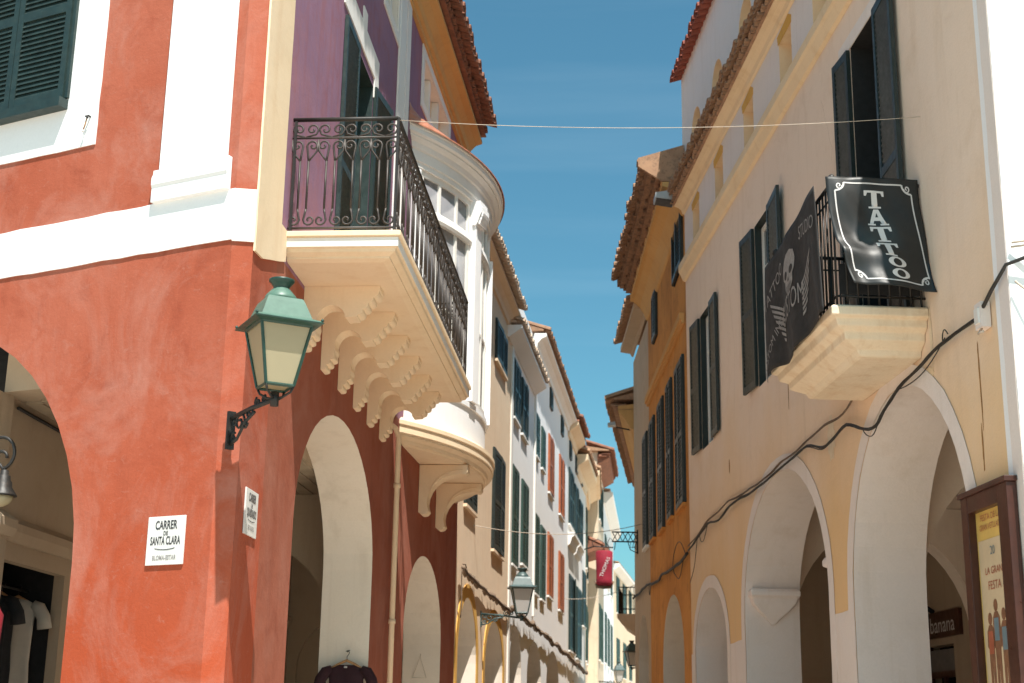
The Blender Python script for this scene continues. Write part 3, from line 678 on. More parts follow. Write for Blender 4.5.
closed_window(CF, C, 4.95, 6.85, 9.85, 10.75, 'black_shutter', ajar=(random.uniform(0,2.5), random.uniform(0,3.5)), sm='cream_house')
cornice(CF, C, .02, 7.7, [(-.02, 11.30), (.05, 11.30), (.07, 11.40), (.16, 11.50), (.30, 11.56), (.30, 11.62), (-.02, 11.62)], 'cream_house')
roof(CF, C, 0, 7.5, .48, 11.68, mat='tile_pale'); tiled_eave(CF, C, .02, 7.5, .46, 11.68, 'tile_pale', 0, .24)
_p = CF.P(8.16, 0, 0); WF = facade(_p.x, _p.y, 7.0, 1)
W = arcade_house('white_house', 'long white house with green and orange shutters above three arches', WF, 0.01, 17.62, 12.7, 'bright_white', [(1.85, 1.3, 3.0, 1.15), (6.5, 1.95, 3.0, 1.05), (12.3, 2.2, 3.0, 1.1)])
MB(WF).box(-.02, .30, .003, .04, -.2, 11.0, 'trim_white').box(5.62, 5.78, .003, .06, 4.7, 12.5, 'trim_white').build('pilaster_strips', W)
for (a, b, z0, z1) in ((.42, 1.62, 5.6, 8.0), (2.6, 3.95, 5.85, 8.0), (5.95, 7.0, 5.4, 7.6), (7.75, 8.95, 5.4, 7.5)): closed_window(WF, W, a, b, z0, z1, 'green_shutter', ajar=(random.uniform(0,3), random.uniform(0,4)))
for (a, b, z0, z1) in ((.45, 1.7, 9.3, 10.75), (2.3, 3.6, 9.25, 10.7)): closed_window(WF, W, a, b, z0, z1, 'black_shutter', ajar=(random.uniform(0,2.5), random.uniform(0,3.5)))
for (a, b, z0, z1) in ((5.95, 6.8, 9.35, 10.55), (7.7, 8.6, 9.3, 10.5)): closed_window(WF, W, a, b, z0, z1, 'green_shutter')
for (a, b, z0, z1) in ((10.0, 11.6, 5.7, 7.6), (14.0, 15.8, 5.6, 7.5), (10.0, 11.6, 8.95, 10.75), (14.0, 15.8, 8.85, 10.85)): closed_window(WF, W, a, b, z0, z1, 'orange_shutter', ajar=(random.uniform(0,3), random.uniform(0,4)))
for (a, b) in ((10.35, 11.0), (14.6, 15.3)): closed_window(WF, W, a, b, 11.75, 12.35, 'black_shutter', do_sill=False)
cornice(WF, W, -.9, 5.55, [(-.02, 11.0), (.04, 11.0), (.36, 11.22), (.36, 11.30), (-.02, 11.30)], 'bright_white')
roof(WF, W, -.9, 5.6, .46, 11.34, rise=1.3, mat='tile_pale'); tiled_eave(WF, W, -.9, 5.6, .44, 11.34, 'tile_pale', 0, .24)
cvw = [(-.02, 12.45), (.06, 12.45), (.08, 12.60), (.20, 12.74), (.34, 12.80), (.34, 12.90), (-.02, 12.90)]
cornice(WF, W, 5.6, 17.62, cvw, 'white', 'cornice'); roof(WF, W, 5.6, 17.6, .5, 12.95, mat='tile_brown'); tiled_eave(WF, W, 5.6, 17.6, .46, 12.95, 'tile_brown', 0, .26)
D = arcade_house('dark_shutter_house', 'white house with tall dark green shutters beyond the orange shutters', WF, 17.66, 27.5, 12.5, 'white', [(20.8, 1.5, 2.6, .9), (25, 1.5, 2.6, .9)])
for (a, b, z0, z1) in ((18.2, 20.2, 9.1, 11.15), (21.0, 22.8, 9.0, 11.0), (23.7, 25.2, 8.8, 10.8), (18.5, 21.4, 4.5, 7.2), (22.2, 24.6, 4.4, 7.1), (25.6, 27.2, 5.9, 8.1)): closed_window(WF, D, a, b, z0, z1, 'dark_green', ajar=(random.uniform(0,3), random.uniform(0,4)))
for a in (18.4, 21.4, 24.4): closed_window(WF, D, a, a + .7, 11.6, 12.2, 'black_shutter', do_sill=False)
mb = MB(WF)
for a, b in ((17.9, 20.6), (20.9, 23.2)):
    mb.prism([(.003, 8.72), (.26, 8.72), (.26, 8.60), (.16, 8.52), (.10, 8.30), (.003, 8.22)], 'u', a, b, 'white')
mb.build('balcony_ledges', D)
cornice(WF, D, 17.66, 21.6, [(-.02, 12.3), (.06, 12.3), (.10, 12.5), (.4, 12.72), (.4, 12.85), (-.02, 12.85)], 'cream')
cornice(WF, D, 21.65, 27.4, [(-.02, 11.6), (.05, 11.6), (.12, 11.9), (.5, 12.15), (.5, 12.35), (-.02, 12.35)], 'cream')
roof(WF, D, 17.66, 27.4, .55, 12.95); tiled_eave(WF, D, 17.66, 21.6, .58, 12.95, 'tile', 1, .26); tiled_eave(WF, D, 21.65, 27.4, .58, 12.42, 'tile_old', 0, .26)
_p = WF.P(27.5, 0, 0); EF = facade(_p.x, _p.y, 4.0, 1)
E1 = arcade_house('cream_yellow_house', 'cream yellow house with heavy eave and small tiled canopy below the stone tower', EF, .02, 6.95, 12.7, 'cream_house', [])
for (a, b, z0, z1) in ((1.0, 2.2, 8.6, 11.2), (3.8, 5.2, 4.6, 6.9), (1.0, 2.2, 4.6, 6.9), (3.8, 5.2, 8.4, 9.6)): closed_window(EF, E1, a, b, z0, z1, 'green_shutter')
cornice(EF, E1, .02, 6.9, [(-.02, 12.0), (.1, 12.0), (.14, 12.3), (.45, 12.5), (.62, 12.55), (.62, 12.75), (-.02, 12.75)], 'cream')
roof(EF, E1, .02, 6.9, .7, 12.8); tiled_eave(EF, E1, .02, 6.9, .68, 12.8, 'tile_old', 0, .26)
cn = MB(EF); cn.prism([(.003, 10.1), (.78, 9.75), (.78, 9.68), (.003, 9.45)], 'u', 2.9, 6.6, 'tile').build('canopy', E1)
tiled_eave(EF, E1, 2.9, 6.6, .82, 9.76, 'tile', 0, .3, depth=.8, slope=.45, name='canopy_tiles')
T0 = Vector((3.80, 69.0, 0)); TF = facade(4.32, 69.0, 6.0, 1)
T = arcade_house('stone_tower_house', 'tall pale stone house with sunlit end wall and brown tiled eave', TF, 0.0, 7.2, 15.0, 'stone', [], zfloor=5, depth_room=6)
MB(TF).box(-.02, .1, -6, .0, -.2, 15.0, 'stone').build('end_wall', T)
for (a, b, z0, z1) in ((1.2, 2.6, 11.8, 13.8), (4.2, 5.4, 11.8, 13.8), (1.2, 2.6, 5.0, 7.6), (4.2, 5.4, 5.0, 7.6)): closed_window(TF, T, a, b, z0, z1, 'green_shutter')
cornice(TF, T, -.1, 7.2, [(-.02, 14.3), (.2, 14.4), (.55, 14.6), (.55, 14.8), (-.02, 14.8)], 'tile')
MB(TF).prism([(.003, 10.3), (.5, 10.25), (.5, 10.0), (.2, 9.6), (.003, 9.5)], 'u', .3, 6.8, 'tile').build('string_course', T)
roof(TF, T, -.25, 7.2, .8, 14.9, 6, 1.1, 'tile_old'); tiled_eave(TF, T, -.25, 7.2, .82, 14.9, 'tile', 2, .3)
_p = TF.P(7.2, 0, 0); HF = facade(_p.x, _p.y, 6.0, 1)
H = arcade_house('far_white_house', 'distant white house with sloping white cornice at the street bend', HF, 0, 16.5, 14.2, 'bright_white', [], zfloor=5)
for (a, b) in ((1.5, 3.3), (6, 8), (11, 13)):
    closed_window(HF, H, a, b, 9.6, 12, 'green_shutter', pitch=.12); closed_window(HF, H, a, b, 5.2, 7.8, 'green_shutter', pitch=.12)
cornice(HF, H, 0, 16.5, [(-.02, 13.5), (.1, 13.5), (.5, 13.9), (.5, 14.1), (-.02, 14.1)], 'white'); roof(HF, H, 0, 16.5, .62, 14.2, 8, 1.0, 'tile_old')
MB(HF).box(9.0, 9.9, -1.6, -.7, 14.3, 16.0, 'bright_white').box(8.9, 10.0, -1.7, -.6, 15.8, 15.9, 'bright_white').build('chimney', H)
_p = HF.P(16.5, 0, 0); KF = facade(_p.x, _p.y, 9.5, 1)
K = arcade_house('far_cream_house', 'farthest pale cream house closing the end of the street', KF, 0, 30, 12.2, 'cream_house', [], zfloor=5)
for a in (2, 7, 12, 18, 24):
    closed_window(KF, K, a, a + 2, 9.2, 11.5, 'green_shutter', pitch=.15); closed_window(KF, K, a, a + 2, 5.2, 7.5, 'green_shutter', pitch=.15)
roof(KF, K, 0, 30, .6, 12.2, 8, 1.2, 'tile_old'); cornice(KF, K, 0, 30, [(-.02, 11.7), (.4, 12.0), (.4, 12.15), (-.02, 12.15)], 'white')

# ================================================================== right side: cream house with the tattoo balcony
RF = facade(3.911, 12.7, -3.3, -1)
RT_ = root('cream_house', 'large cream house with arched arcade, small balcony and round top windows', 'building', RF.P(0, 0, 0))
RE = 12.42
arches_r = [(1.1, 1.75, 3.05, 1.9), (6.0, 2.2, 3.25, 1.72), (10.75, 1.3, 2.9, 1.0)]
niches = [(2.8, 3.45, 10.03, 10.82), (4.5, 5.15, 10.03, 10.80), (6.75, 7.4, 10.03, 10.80), (8.95, 9.6, 10.03, 10.80), (11.0, 11.6, 10.03, 10.78), (-.25, .4, 10.03, 10.82)]
rounds = [(c, .46, 12.1, .5) for c in (.9, 3.05, 5.15, 7.2, 9.35, 11.25)]
w = MB(RF)
w.wall(rect(-1.75, RE, -.3, 9.96), [arch(*a) for a in arches_r] + [rect(1.1, 2.02, 5.5, 9.15), rect(5.98, 6.9, 6.35, 8.75), rect(10.15, 11.1, 6.25, 8.6)], -.8, 0, 'r_wall', hole_mats=['r_white'] * 3 + ['void', 'black_shutter', 'black_shutter'])
w.build('wall', RT_)
w = MB(RF); w.wall(rect(-1.75, RE, 9.962, 11.4), [rect(*n) for n in niches], -.5, 0, 'r_white', hole_mats=['r_band'] * len(niches)); w.build('attic_wall', RT_)
w = MB(RF); w.wall(rect(-1.75, RE + .2, 11.402, 13.95), [arch(a[0], a[1], a[2] + .02, a[3], 11.95) for a in rounds], -.4, -.02, 'r_white', hole_mats=['r_band'] * 6); w.build('top_wall', RT_)
mb = MB(RF)
for n in niches: mb.box(n[0] - .05, n[1] + .05, -.36, -.30, n[2] - .05, n[3] + .05, 'r_wall')
for a in rounds: mb.box(a[0] - .6, a[0] + .6, -.35, -.22, 11.95, 12.8, 'r_wall')
mb.build('niche_backs', RT_)
for n in niches: MB(RF).wall([(n[0] - .03, n[3] - .02), (n[1] + .03, n[3] - .02), (n[1] + .06, n[3] + .12), (n[0] + .1, n[3] + .17), (n[0] - .05, n[3] + .08)], [], .002, .008, 'yellow').build('lintel_patch', RT_)
# painted white base and arch edges
mb = MB(RF)
xs = [-1.75] + [x for a in arches_r for x in (a[0] - a[1] - .205, a[0] + a[1] + .205)] + [RE]
for k in range(0, len(xs), 2): MB(RF).wall(wob(rect(xs[k], xs[k + 1], -.2, 2.92 if k else 2.95), .012), [], .002, .006, 'r_white').build('painted_base', RT_)
for a in arches_r:
    MB(RF).wall(wob(ring(a[0], a[1], a[2], a[3], .21, -.05, .20), .008), [], .0065, .010, 'r_white').build('arch_trim', RT_)
MB(RF).wall(wob(rect(-1.75, -1.56, 2.96, 9.64), .008), [], .002, .008, 'r_white').build('corner_strip', RT_)
EN = Frame(RF.P(-1.76, 0, 0), RF.ey * -1, RF.ex * -1)
MB(EN).box(-.002, 9, -.3, .0, -.3, 14.0, 'bright_white').build('end_wall', RT_)
# string course, tile-topped cornice, top eave
cornice(RF, RT_, -1.8, RE, [(.002, 9.66), (.05, 9.68), (.10, 9.80), (.13, 9.84), (.13, 9.97), (.10, 10.0), (.002, 10.02)], 'r_band', 'string_course')
cornice(RF, RT_, -1.8, RE, [(.002, 10.98), (.04, 11.0), (.06, 11.07), (.12, 11.12), (.19, 11.14), (.19, 11.20), (.002, 11.22)], 'r_band')
tiled_eave(RF, RT_, -1.8, RE, .35, 11.30, 'tile_old', 1, .2, depth=.36, slope=.45, step=.07)
MB(RF).prism([(-.02, 11.21), (.15, 11.21), (.20, 11.30), (-.02, 11.44)], 'u', -1.8, RE, 'tile_old').build('eave_bed', RT_)
roof(RF, RT_, -1.8, RE + .3, .3, 13.86, 8, 2.0, 'tile_red'); tiled_eave(RF, RT_, -1.8, RE + .42, .19, 13.82, 'tile_red', 0, .24, depth=1.0)
# windows
open_window(RF, RT_, 1.1, 2.02, 5.52, 9.13, 'black_shutter', (177, 176, .47), depth=.32, lw=.66, frame='black_shutter', do_sill=False, gl='glass')
MB(RF).wall([(.35, 9.15), (2.45, 9.15), (2.45, 9.32), (.35, 9.32)], [], .002, .01, 'r_white').build('lintel_patch', RT_)
open_window(RF, RT_, 5.98, 6.9, 6.37, 8.73, 'black_shutter', (176, 176, .62), depth=.10, lw=.80, frame='trim_white', do_sill=False)
open_window(RF, RT_, 10.15, 11.1, 6.27, 8.58, 'black_shutter', (178, 177), depth=.10, lw=.60, frame='trim_white', do_sill=False)
# rooms, arcade
b = MB(RF); b.box(-1.4, RE, -9, -.81, 5.0, 9.9, 'void'); b.build('upper_rooms', RT_)
b = MB(RF); b.box(-1.4, RE, -9, -.51, 9.97, 13.8, 'inner'); b.build('attic_rooms', RT_)
MB(RF).box(-1.5, RE, -3.85, -.802, 4.99, 5.25, 'inner_white').build('arcade_ceiling', RT_)
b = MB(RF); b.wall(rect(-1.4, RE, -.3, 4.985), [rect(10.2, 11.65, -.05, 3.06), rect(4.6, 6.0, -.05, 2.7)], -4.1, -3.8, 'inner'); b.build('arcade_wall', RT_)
for a0, a1 in ((10.2, 11.65), (4.6, 6.0)):
    b = MB(RF); b.box(a0 - .1, a1 + .1, -5.4, -5.3, -.1, 3.2, 'void').box(a0 - .2, a0 - .02, -5.4, -4.105, -.1, 3.2, 'black_cloth').box(a1 + .02, a1 + .2, -5.4, -4.105, -.1, 3.2, 'black_cloth').box(a0 - .2, a1 + .2, -5.4, -4.105, 3.2, 3.3, 'void')
    b.build('shop_room', RT_)
dr = MB(RF); dr.box(10.2, 10.3, -3.95, -3.88, 0, 3.06, 'mahogany').box(11.55, 11.65, -3.95, -3.88, 0, 3.06, 'mahogany').box(10.3, 11.55, -3.95, -3.88, 2.55, 2.65, 'mahogany').box(10.3, 11.55, -3.93, -3.90, 2.65, 3.0, 'grey_cloth').box(10.9, 11.0, -3.95, -3.89, 0, 2.55, 'mahogany'); dr.build('shop_door', RT_)
for u in (3.35, 9.0):
    X = Frame(RF.P(u, -.8, 0), -RF.ey, RF.ex)
    MB(X).wall(rect(.002, 2.995, -.3, 4.98), [arch(1.48, 1.44, 2.95, 1.75)], -.2, .2, 'inner_white').build('cross_arch', RT_)
# carved imposts on the far jamb of the middle arch and at its near edge
for (uu, mir, dp) in ((8.2, -1, 1.0), (3.8, 1, 1.5)):
    X = Frame(RF.P(uu, -.02, .33), -RF.ey, RF.ex * mir)
    k = MB(X); k.loft([[(a, .002, z), (b, .002, z), (b, d_ * dp, z), (a, d_ * dp, z)] for a, b, d_, z in ((.04, .72, .24, 3.30), (.02, .74, .27, 3.26), (.02, .74, .27, 3.20), (.05, .71, .21, 3.17), (.07, .69, .19, 3.10), (.16, .60, .14, 3.0), (.27, .49, .08, 2.90), (.35, .41, .03, 2.80))], 'r_white')
    k.build('impost', RT_, bevel=.012)
# balcony
b0, b1, bv = .10, 2.42, .90
sl = MB(RF)
frustum(sl, [(b0, b1, bv, 5.50), (b0 - .03, b1 + .03, bv + .03, 5.48), (b0 - .03, b1 + .03, bv + .03, 5.40), (b0 + .02, b1 - .02, bv - .02, 5.38), (b0 + .03, b1 - .03, bv - .04, 5.31), (b0 + .10, b1 - .10, bv - .12, 5.27), (b0 + .11, b1 - .11, bv - .13, 5.20), (b0 + .22, b1 - .22, bv - .27, 5.13), (b0 + .24, b1 - .24, bv - .30, 5.08), (b0 + .26, b1 - .26, bv - .33, 5.07)], 'stone_slab')
rb = sl.build('balcony', RT_, bevel=.012)
rl = MB(RF); za, zb = 5.50, 6.74
def rbar(p, q, r=.011): rl.tube([p, q], r, 'iron', 6)
for z, r in ((zb, .02), (zb - .14, .010), (za + .10, .012)):
    rbar((b0 + .05, .0, z), (b0 + .05, bv - .05, z), r); rbar((b0 + .05, bv - .05, z), (b1 - .05, bv - .05, z), r); rbar((b1 - .05, .0, z), (b1 - .05, bv - .05, z), r)
for i in range(9): v = .04 + i * (bv - .09) / 8; rbar((b0 + .05, v, za - .0), (b0 + .05, v, zb)); rbar((b1 - .05, v, za), (b1 - .05, v, zb))
for i in range(1, 20): u = b0 + .05 + i * (b1 - b0 - .1) / 20; rbar((u, bv - .05, za), (u, bv - .05, zb))
for (u, v) in ((b0 + .05, bv - .05), (b1 - .05, bv - .05)): rl.lathe((u, v, zb), [(.03, 0), (.045, .03), (.03, .07), (.005, .09)], 'iron', 8)
rl.box(b0 + .045, b0 + .055, .05, bv - .08, za + .12, za + .42, 'black_cloth')
rl.build('railing', rb)

def blot(F, root_, name, u, z, w, h, mat, v=.003, n=26):
    P_ = []
    for i in range(n):
        a = 2 * math.pi * i / n; k = random.uniform(.72, 1.1); P_.append((u + w * k * math.cos(a), z + h * k * math.sin(a)))
    MB(F).wall(P_, [], v, v + .002, mat).build(name, root_)
blot(RF, RT_, 'rust_run', -1.02, 4.52, .012, .40, 'rust'); blot(RF, RT_, 'rust_run', -.98, 3.95, .012, .22, 'rust')
blot(RF, RT_, 'plaster_repair', 3.45, 4.92, .16, .26, 'stone_slab'); blot(RF, RT_, 'plaster_repair', .25, 4.86, .22, .10, 'r_band'); blot(RF, RT_, 'plaster_repair', .06, 5.22, .04, .28, 'stone_slab')
blot(RF, RT_, 'rust_run', 9.0, 5.6, .03, .12, 'rust'); blot(RF, RT_, 'rust_run', 5.3, 5.95, .012, .3, 'rust')
def crack(F, root_, pts, w, mat, v=.002):
    P_ = []
    for (a, b) in zip(pts[:-1], pts[1:]):
        for i in range(8): P_.append((a[0] + (b[0] - a[0]) * i / 8 + random.gauss(0, .008), a[1] + (b[1] - a[1]) * i / 8 + random.gauss(0, .012)))
    up = [(p[0], p[1] + w * random.uniform(.2, 1)) for p in P_]
    MB(F).wall(P_ + list(reversed(up)), [], v, v + .001, mat).build('crack', root_)
M['crack_red'] = paint('old_crack', (0.27, 0.055, 0.028), 0.9, 0.3); M['crack_grey'] = paint('hairline_crack', (0.50, 0.37, 0.26), 0.9, 0.3)
crack(RF, RT_, [(2.6, 6.6), (3.0, 7.4), (2.9, 8.3), (3.3, 9.2)], .006, 'crack_grey'); crack(RF, RT_, [(8.6, 6.2), (8.4, 7.3), (8.8, 8.6)], .008, 'crack_grey')
# ---- tattoo banner hung on the short side of that balcony
def ban(s, t):
    """s 0 outer..1 wall, t 0 top..1 bottom; slack vinyl whose lower half kicks out to the street"""
    wv = .026 * math.sin(s * 8.5 + t * 4) * (t * 1.3) + .018 * math.sin(t * 9 + s * 3) + .010 * math.sin(s * 19 - t * 11) * (1 - s)
    fold = .11 * math.exp(-((t - .72) / .09) ** 2) * max(0, 1 - s * 1.5)
    u = .085 - .24 * t ** 2.2 - wv - fold * .7 - .05 * t * s
    v = (.93 - .90 * s) - (.16 * t ** 2.0) * (1 - s * .75) - .035 * t * s
    z = 6.775 - 1.135 * t - .08 * t * s + .03 * s * (1 - s) * t + fold * .30
    return RF.P(u, max(v, .012) , z)
def ban_n(s, t, d):
    e = 1e-3; a = ban(min(s + e, 1), t) - ban(max(s - e, 0), t); b = ban(s, min(t + e, 1)) - ban(s, max(t - e, 0))
    n = a.cross(b).normalized()
    if n.dot(RF.ex) > 0: n = -n
    return ban(s, t) + n * d
def on_sheet(mb, poly, fn, mat, d=.004, sub=.06):
    """lay a flat outline (s,t) on a curved sheet"""
    tri = tessellate_polygon([[Vector((p[0], p[1], 0)) for p in poly]])
    bm = bmesh.new(); vs_ = [bm.verts.new((p[0], p[1], 0)) for p in poly]
    for t in tri:
        try: bm.faces.new([vs_[i] for i in t])
        except ValueError: pass
    for _ in range(5):
        ed = [e for e in bm.edges if e.calc_length() > sub]
        if not ed: break
        bmesh.ops.subdivide_edges(bm, edges=ed, cuts=1); bmesh.ops.triangulate(bm, faces=bm.faces)
    bm.verts.index_update()
    mb.add([fn(v.co.x, v.co.y, d) for v in bm.verts], [[v.index for v in f.verts] for f in bm.faces], mat, True, local=False); bm.free()
def line_on(mb, pts, w, fn, mat, d=.004, ax=1.0, ay=1.0):
    for (a, b) in zip(pts[:-1], pts[1:]):
        dx, dy = (b[0] - a[0]) * ax, (b[1] - a[1]) * ay; L = math.hypot(dx, dy) or 1e-6
        nx, ny = -dy / L * w / 2 / ax, dx / L * w / 2 / ay
        on_sheet(mb, [(a[0] + nx, a[1] + ny), (b[0] + nx, b[1] + ny), (b[0] - nx, b[1] - ny), (a[0] - nx, a[1] - ny)], fn, mat, d, .05)
TB = root('tattoo_banner', 'black vinyl TATTOO banner with white border on the short balcony side', 'banner', RF.P(.1, .5, 5.7))
mb = MB(); mb.sheet(ban, 28, 40, 'vinyl'); cloth = mb.build('banner_sheet', TB, solid=.004)
pr = MB()
def glyph(ch):
    if ch == 'T': return [[(0, 1), (1, 1), (1, .70), (.90, .70), (.84, .88), (.64, .88), (.64, .10), (.80, .10), (.80, 0), (.20, 0), (.20, .10), (.36, .10), (.36, .88), (.16, .88), (.10, .70), (0, .70)]]
    if ch == 'A': return [[(.38, 1), (.62, 1), (.90, .10), (1, .10), (1, 0), (.60, 0), (.60, .10), (.68, .10), (.62, .30), (.34, .30), (.28, .10), (.38, .10), (.38, 0), (0, 0), (0, .10), (.10, .10)], ]
    o = [(.5 + .5 * math.cos(i * math.pi / 12), .5 + .5 * math.sin(i * math.pi / 12)) for i in range(25)]
    q = [(.5 + .24 * math.cos(i * math.pi / 12), .5 + .36 * math.sin(i * math.pi / 12)) for i in range(25)]
    return [o + list(reversed(q))]
tt = [('T', .115, .15), ('A', .275, .145), ('T', .435, .15), ('T', .60, .13), ('O', .735, .088), ('O', .835, .088)]
for ch, t0, h in tt:
    for g_ in glyph(ch):
        hw = .215 if ch != 'O' else .20
        sc = .50 - hw / 2 + (.04 if ch == 'O' else 0) + t0 * .05
        if ch == 'O':
            n = len(g_) // 2
            for i in range(24): on_sheet(pr, [(sc + p[0] * hw, t0 + h * (1 - p[1])) for p in (g_[i], g_[i + 1], g_[49 - i - 1], g_[49 - i])], ban_n, 'print_white', .005, .05)
        else:
            on_sheet(pr, [(sc + p[0] * hw, t0 + h * (1 - p[1])) for p in g_], ban_n, 'print_white', .005, .05)
            if ch == 'A': on_sheet(pr, [(sc + p[0] * hw, t0 + h * (1 - p[1])) for p in ((.43, .52), (.57, .52), (.50, .80))], ban_n, 'vinyl', .0065, .05)
ax_, ay_ = .9, 1.15
m_ = .085
bl = [(m_ + .10, .055), (1 - m_ - .10, .055)], [(1 - m_, .13), (1 - m_, .88)], [(1 - m_ - .10, .945), (m_ + .10, .945)], [(m_, .88), (m_, .13)]
for seg in bl:
    (a, b) = seg; pts = [(a[0] + (b[0] - a[0]) * i / 10, a[1] + (b[1] - a[1]) * i / 10) for i in range(11)]
    line_on(pr, pts, .014, ban_n, 'print_white', .005, ax_, ay_)
for cx, cy, sx, sy in ((m_, .055, 1, 1), (1 - m_, .055, -1, 1), (m_, .945, 1, -1), (1 - m_, .945, -1, -1)):
    c = [(cx + sx * (.10 - .10 * math.sin(q)) , cy + sy * (.075 - .075 * math.cos(q)) * 1.0) for q in [i * math.pi / 16 for i in range(9)]]
    c = [(cx + sx * .10 * math.cos(q), cy + sy * .075 * math.sin(q)) for q in [i * math.pi / 16 for i in range(9)]]
    line_on(pr, c, .018, ban_n, 'print_white', .005, ax_, ay_)
    sp = [(cx + sx * (.045 + p[0]), cy + sy * (.03 + p[1])) for p in spiral((0, 0), .035, 0, 1.3, 12)]
    line_on(pr, sp, .012, ban_n, 'print_white', .005, ax_, ay_)
pr.build('lettering', cloth, recalc=False)

# ---- dark emblem banner on the long side
def ban2(s, t):
    """s 0 near..1 far"""
    top_u = .34 + 2.04 * s; bot_u = -.02 + 2.42 * s; u = top_u + (bot_u - top_u) * t
    zt = 6.78 - .05 * math.sin(s * math.pi) - .18 * s ** 1.5; zb_ = 5.40 + .04 * math.sin(s * 9) - .12 * s
    z = zt + (zb_ - zt) * t
    v = .975 + .030 * math.sin(s * 15 + t * 1.2) * (.25 + t) + .02 * t + .008 * math.sin(s * 34) * t
    return RF.P(u, v, z)
def ban2_n(s, t, d):
    e = 1e-3; a = ban2(min(s + e, 1), t) - ban2(max(s - e, 0), t); b = ban2(s, min(t + e, 1)) - ban2(s, max(t - e, 0))
    n = a.cross(b).normalized()
    if n.dot(RF.ey) < 0: n = -n
    return ban2(s, t) + n * d
EB = root('emblem_banner', 'dark cloth banner with grey skull and wings on the long balcony side', 'banner', RF.P(1.2, .95, 5.4))
mb = MB(); mb.sheet(ban2, 60, 24, 'cloth_black'); cl2 = mb.build('banner_cloth', EB, solid=.004)
pr = MB()
A2 = lambda x, y: (x, y)          # far end is on the left seen from the street
def sk(poly, mat='print_grey', d=.005): on_sheet(pr, [(.5 - (p[0]) * .80, .06 + p[1] * .98) for p in poly], ban2_n, mat, d + .004, .05)
skull = [(-.10, .16), (-.04, .115), (.04, .11), (.11, .15), (.135, .23), (.12, .30), (.09, .335), (.09, .40), (.05, .44), (-.05, .445), (-.08, .40), (-.085, .335), (-.13, .30), (-.14, .22)]
sk(skull)
for cx in (-.062, .058): sk([(cx + .036 * math.cos(i * math.pi / 6), .285 + .035 * math.sin(i * math.pi / 6)) for i in range(12)], 'cloth_black', .0065)
sk([(-.018, .355), (.0, .315), (.018, .355)], 'cloth_black', .0065)
for k in range(-2, 3): sk([(k * .024 - .004, .385), (k * .024 + .004, .385), (k * .024 + .004, .44), (k * .024 - .004, .44)], 'cloth_black', .0065)
for sgn in (-1, 1):
    for k in range(7):
        y0 = .50 + k * .042; x1 = .46 - k * .035; y1 = .36 + k * .062
        sk([(sgn * .20, y0), (sgn * x1, y1), (sgn * (x1 - .015), y1 + .032), (sgn * .20, y0 + .026)])
def txt_on(mb, body, c, size, fn, mat, ang=0, squeeze=1.0, mir=-1, d=.016, ratio=1.0, arc=0.0):
    V, Fc = text_geo(body, 1.0); ca, sa = math.cos(ang), math.sin(ang)
    P_ = []
    for x, y in V:
        x *= squeeze; y += -arc * x * x; X = x * ca - y * sa; Y = x * sa + y * ca
        P_.append(fn(c[0] + mir * X * size * ratio, c[1] - Y * size, d))
    mb.add(P_, Fc, mat, False, local=False)
txt_on(pr, 'TATTOO', (.80, .30), .15, ban2_n, 'print_grey', ang=math.radians(24), ratio=.62, squeeze=.9)
txt_on(pr, 'STUDIO', (.17, .22), .15, ban2_n, 'print_grey', ang=math.radians(-14), ratio=.62, squeeze=.9)
txt_on(pr, 'CUSTOM', (.5, .60), .24, ban2_n, 'print_grey', ratio=.60, squeeze=.66, arc=.10)
txt_on(pr, 'CUSTOM INK', (.84, .80), .12, ban2_n, 'print_grey', ang=math.radians(40), ratio=.62, squeeze=.8)
pr.build('emblem', cl2, recalc=False)

# ---- cables on the right facades
def run(name, label, F, pts, r, mat, n=6, jit=.02, v=.05, extra=(), lumps=0, tail=()):
    """cable clipped along a wall: small droops and kinks between the given points"""
    out = []
    for i in range(len(pts) - 1):
        a, b = pts[i], pts[i + 1]; L = math.hypot(b[0] - a[0], b[1] - a[1]); k = max(3, int(L / .16))
        for j in range(k):
            t = j / k; out.append((a[0] + (b[0] - a[0]) * t, v + abs(random.gauss(0, jit * .6)), a[1] + (b[1] - a[1]) * t - .03 * math.sin(math.pi * t) + random.gauss(0, jit * .5)))
    out.append((pts[-1][0], v, pts[-1][1]))
    for _ in range(2): out = [out[0]] + [tuple(sum(q[i] for q in out[k - 1:k + 2]) / 3 for i in range(3)) for k in range(1, len(out) - 1)] + [out[-1]]
    mb = MB(F); rr = [r * random.uniform(.9, 1.12) for _ in out]; mb.tube(list(tail) + out, [r] * len(tail) + rr, mat, n)
    mb.tube([(p[0], p[1] + .015, p[2] - r * .9 - .012 * math.sin(i * .23)) for i, p in enumerate(out)], r * .38, mat, 5)
    for e in extra:
        q = []
        for a, b in zip(e[:-1], e[1:]): q += [(a[0] + (b[0] - a[0]) * t / 4, v + .01 + abs(random.gauss(0, .008)), a[1] + (b[1] - a[1]) * t / 4 - .02 * math.sin(math.pi * t / 4)) for t in range(4)]
        q.append((e[-1][0], v, e[-1][1]))
        for _ in range(2): q = [q[0]] + [tuple(sum(w_[i] for w_ in q[k - 1:k + 2]) / 3 for i in range(3)) for k in range(1, len(q) - 1)] + [q[-1]]
        mb.tube(q, max(r * .3, .006), mat, 5)
    for k in range(lumps):
        c_ = random.choice(out[1:-1]); mb.lathe((c_[0], c_[1] - .02, c_[2] - .10), [(.005, 0), (r * .9, .04), (r * 1.5, .10), (r * 1.2, .16), (.005, .19)], mat, 7)
    o = mb.build(name); tag(o, label, 'cable', 'cables along the facades'); return o
